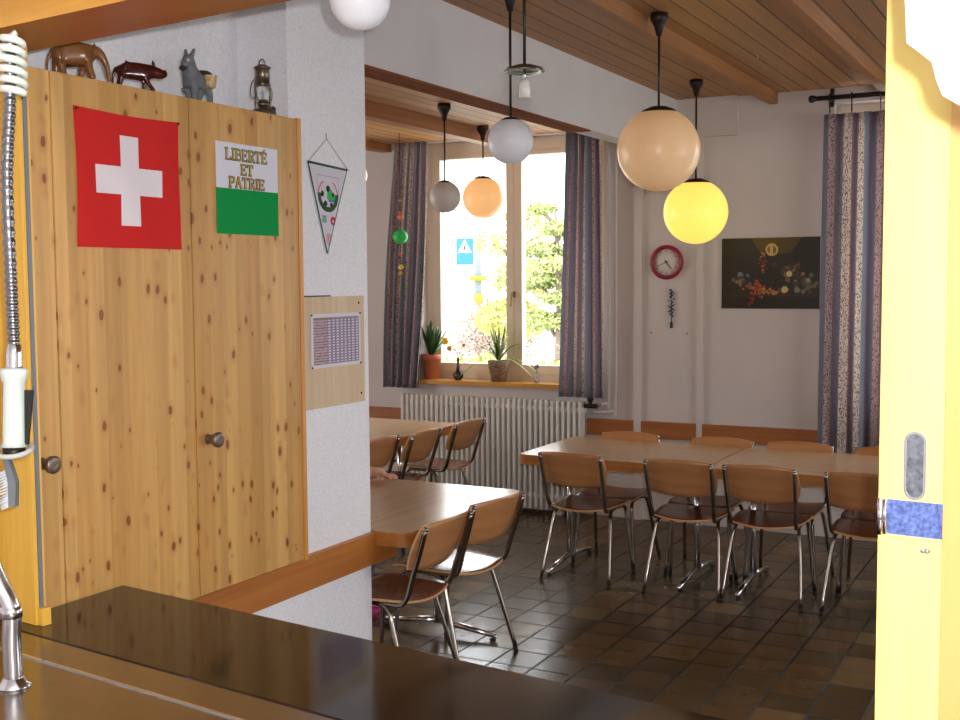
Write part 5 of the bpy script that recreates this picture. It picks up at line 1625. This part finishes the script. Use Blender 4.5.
tree('hedge_bush', 'low yellow-green bush outside below the left window pane', 'shrub', -7.1, 13.4, 2.0,
     [(-0.5, 0, 1.65, 0.5, 0.4, 0.30, 1100), (0.15, 0, 1.7, 0.5, 0.4, 0.32, 1200)], M_PINEF2, 15, size=0.05, trunk=0.05)
tree('hedge_bush', 'low yellow-green bush outside below the right window pane', 'shrub', -5.60, 13.2, 2.0,
     [(-0.30, 0, 1.7, 0.42, 0.4, 0.26, 1100), (0.35, 0, 1.65, 0.45, 0.4, 0.26, 1000)], M_PINEF2, 17, size=0.05, trunk=0.05)
# street sign on its post
PX, PY = -14.07, 26.5
t = thing('street_sign', 'square blue crossing sign with white triangle fixed to the post outside', 'sign', (PX - 0.10, PY - 0.02, 2.5), R(22))
bm = bmesh.new(); bx(bm, -0.46, -0.02, -0.07, 0.07, -0.34, 0.36); link('box', bm, mat('sign_blue', (20, 98, 124), 0.5), t, bevel=0.01)
bm = bmesh.new(); prism(bm, [(-0.42, -0.078, -0.02), (-0.06, -0.078, -0.02), (-0.24, -0.078, 0.32)], (0, 0.006, 0)); link('triangle', bm, mat('sign_white', (245, 248, 250), 0.5), t)
bm = bmesh.new()
sphere(bm, (-0.24, -0.083, 0.175), 0.022, 8, 6, sc=(1, 0.2, 1))
tube(bm, [(-0.24, -0.083, 0.15), (-0.238, -0.083, 0.09)], 0.018, 6)
tube(bm, [(-0.24, -0.083, 0.09), (-0.27, -0.083, 0.03)], 0.010, 6)
tube(bm, [(-0.238, -0.083, 0.09), (-0.215, -0.083, 0.03)], 0.010, 6)
tube(bm, [(-0.262, -0.083, 0.13), (-0.212, -0.083, 0.11)], 0.008, 6)
link('walking_figure', bm, M_BLACK, t)
bm = bmesh.new(); tube(bm, [(-0.80, 0, 0.16), (-0.46, 0, 0.16)], 0.02, 6); tube(bm, [(-0.80, 0, 0.02), (-0.46, 0, 0.02)], 0.02, 6); link('bracket', bm, mat('grey_bracket', (140, 140, 140), 0.5), t)
t = thing('street_post', 'pale street lamp post with yellow bands outside the window', 'post', (PX, PY, -1.2))
bm = bmesh.new(); tube(bm, [(0, 0, 0), (0, 0, 7.5)], [0.10, 0.08], 12); link('post', bm, mat('pale_post', (106, 114, 114), 0.6), t)
M_YB = mat('yellow_band', (128, 120, 14), 0.5)
for z0, z1, r in ((2.94, 3.08, 0.24), (2.35, 2.62, 0.135)):
    bm = bmesh.new(); tube(bm, [(0, 0, z0), (0, 0, z1)], r, 16); link('yellow_band', bm, M_YB, t)
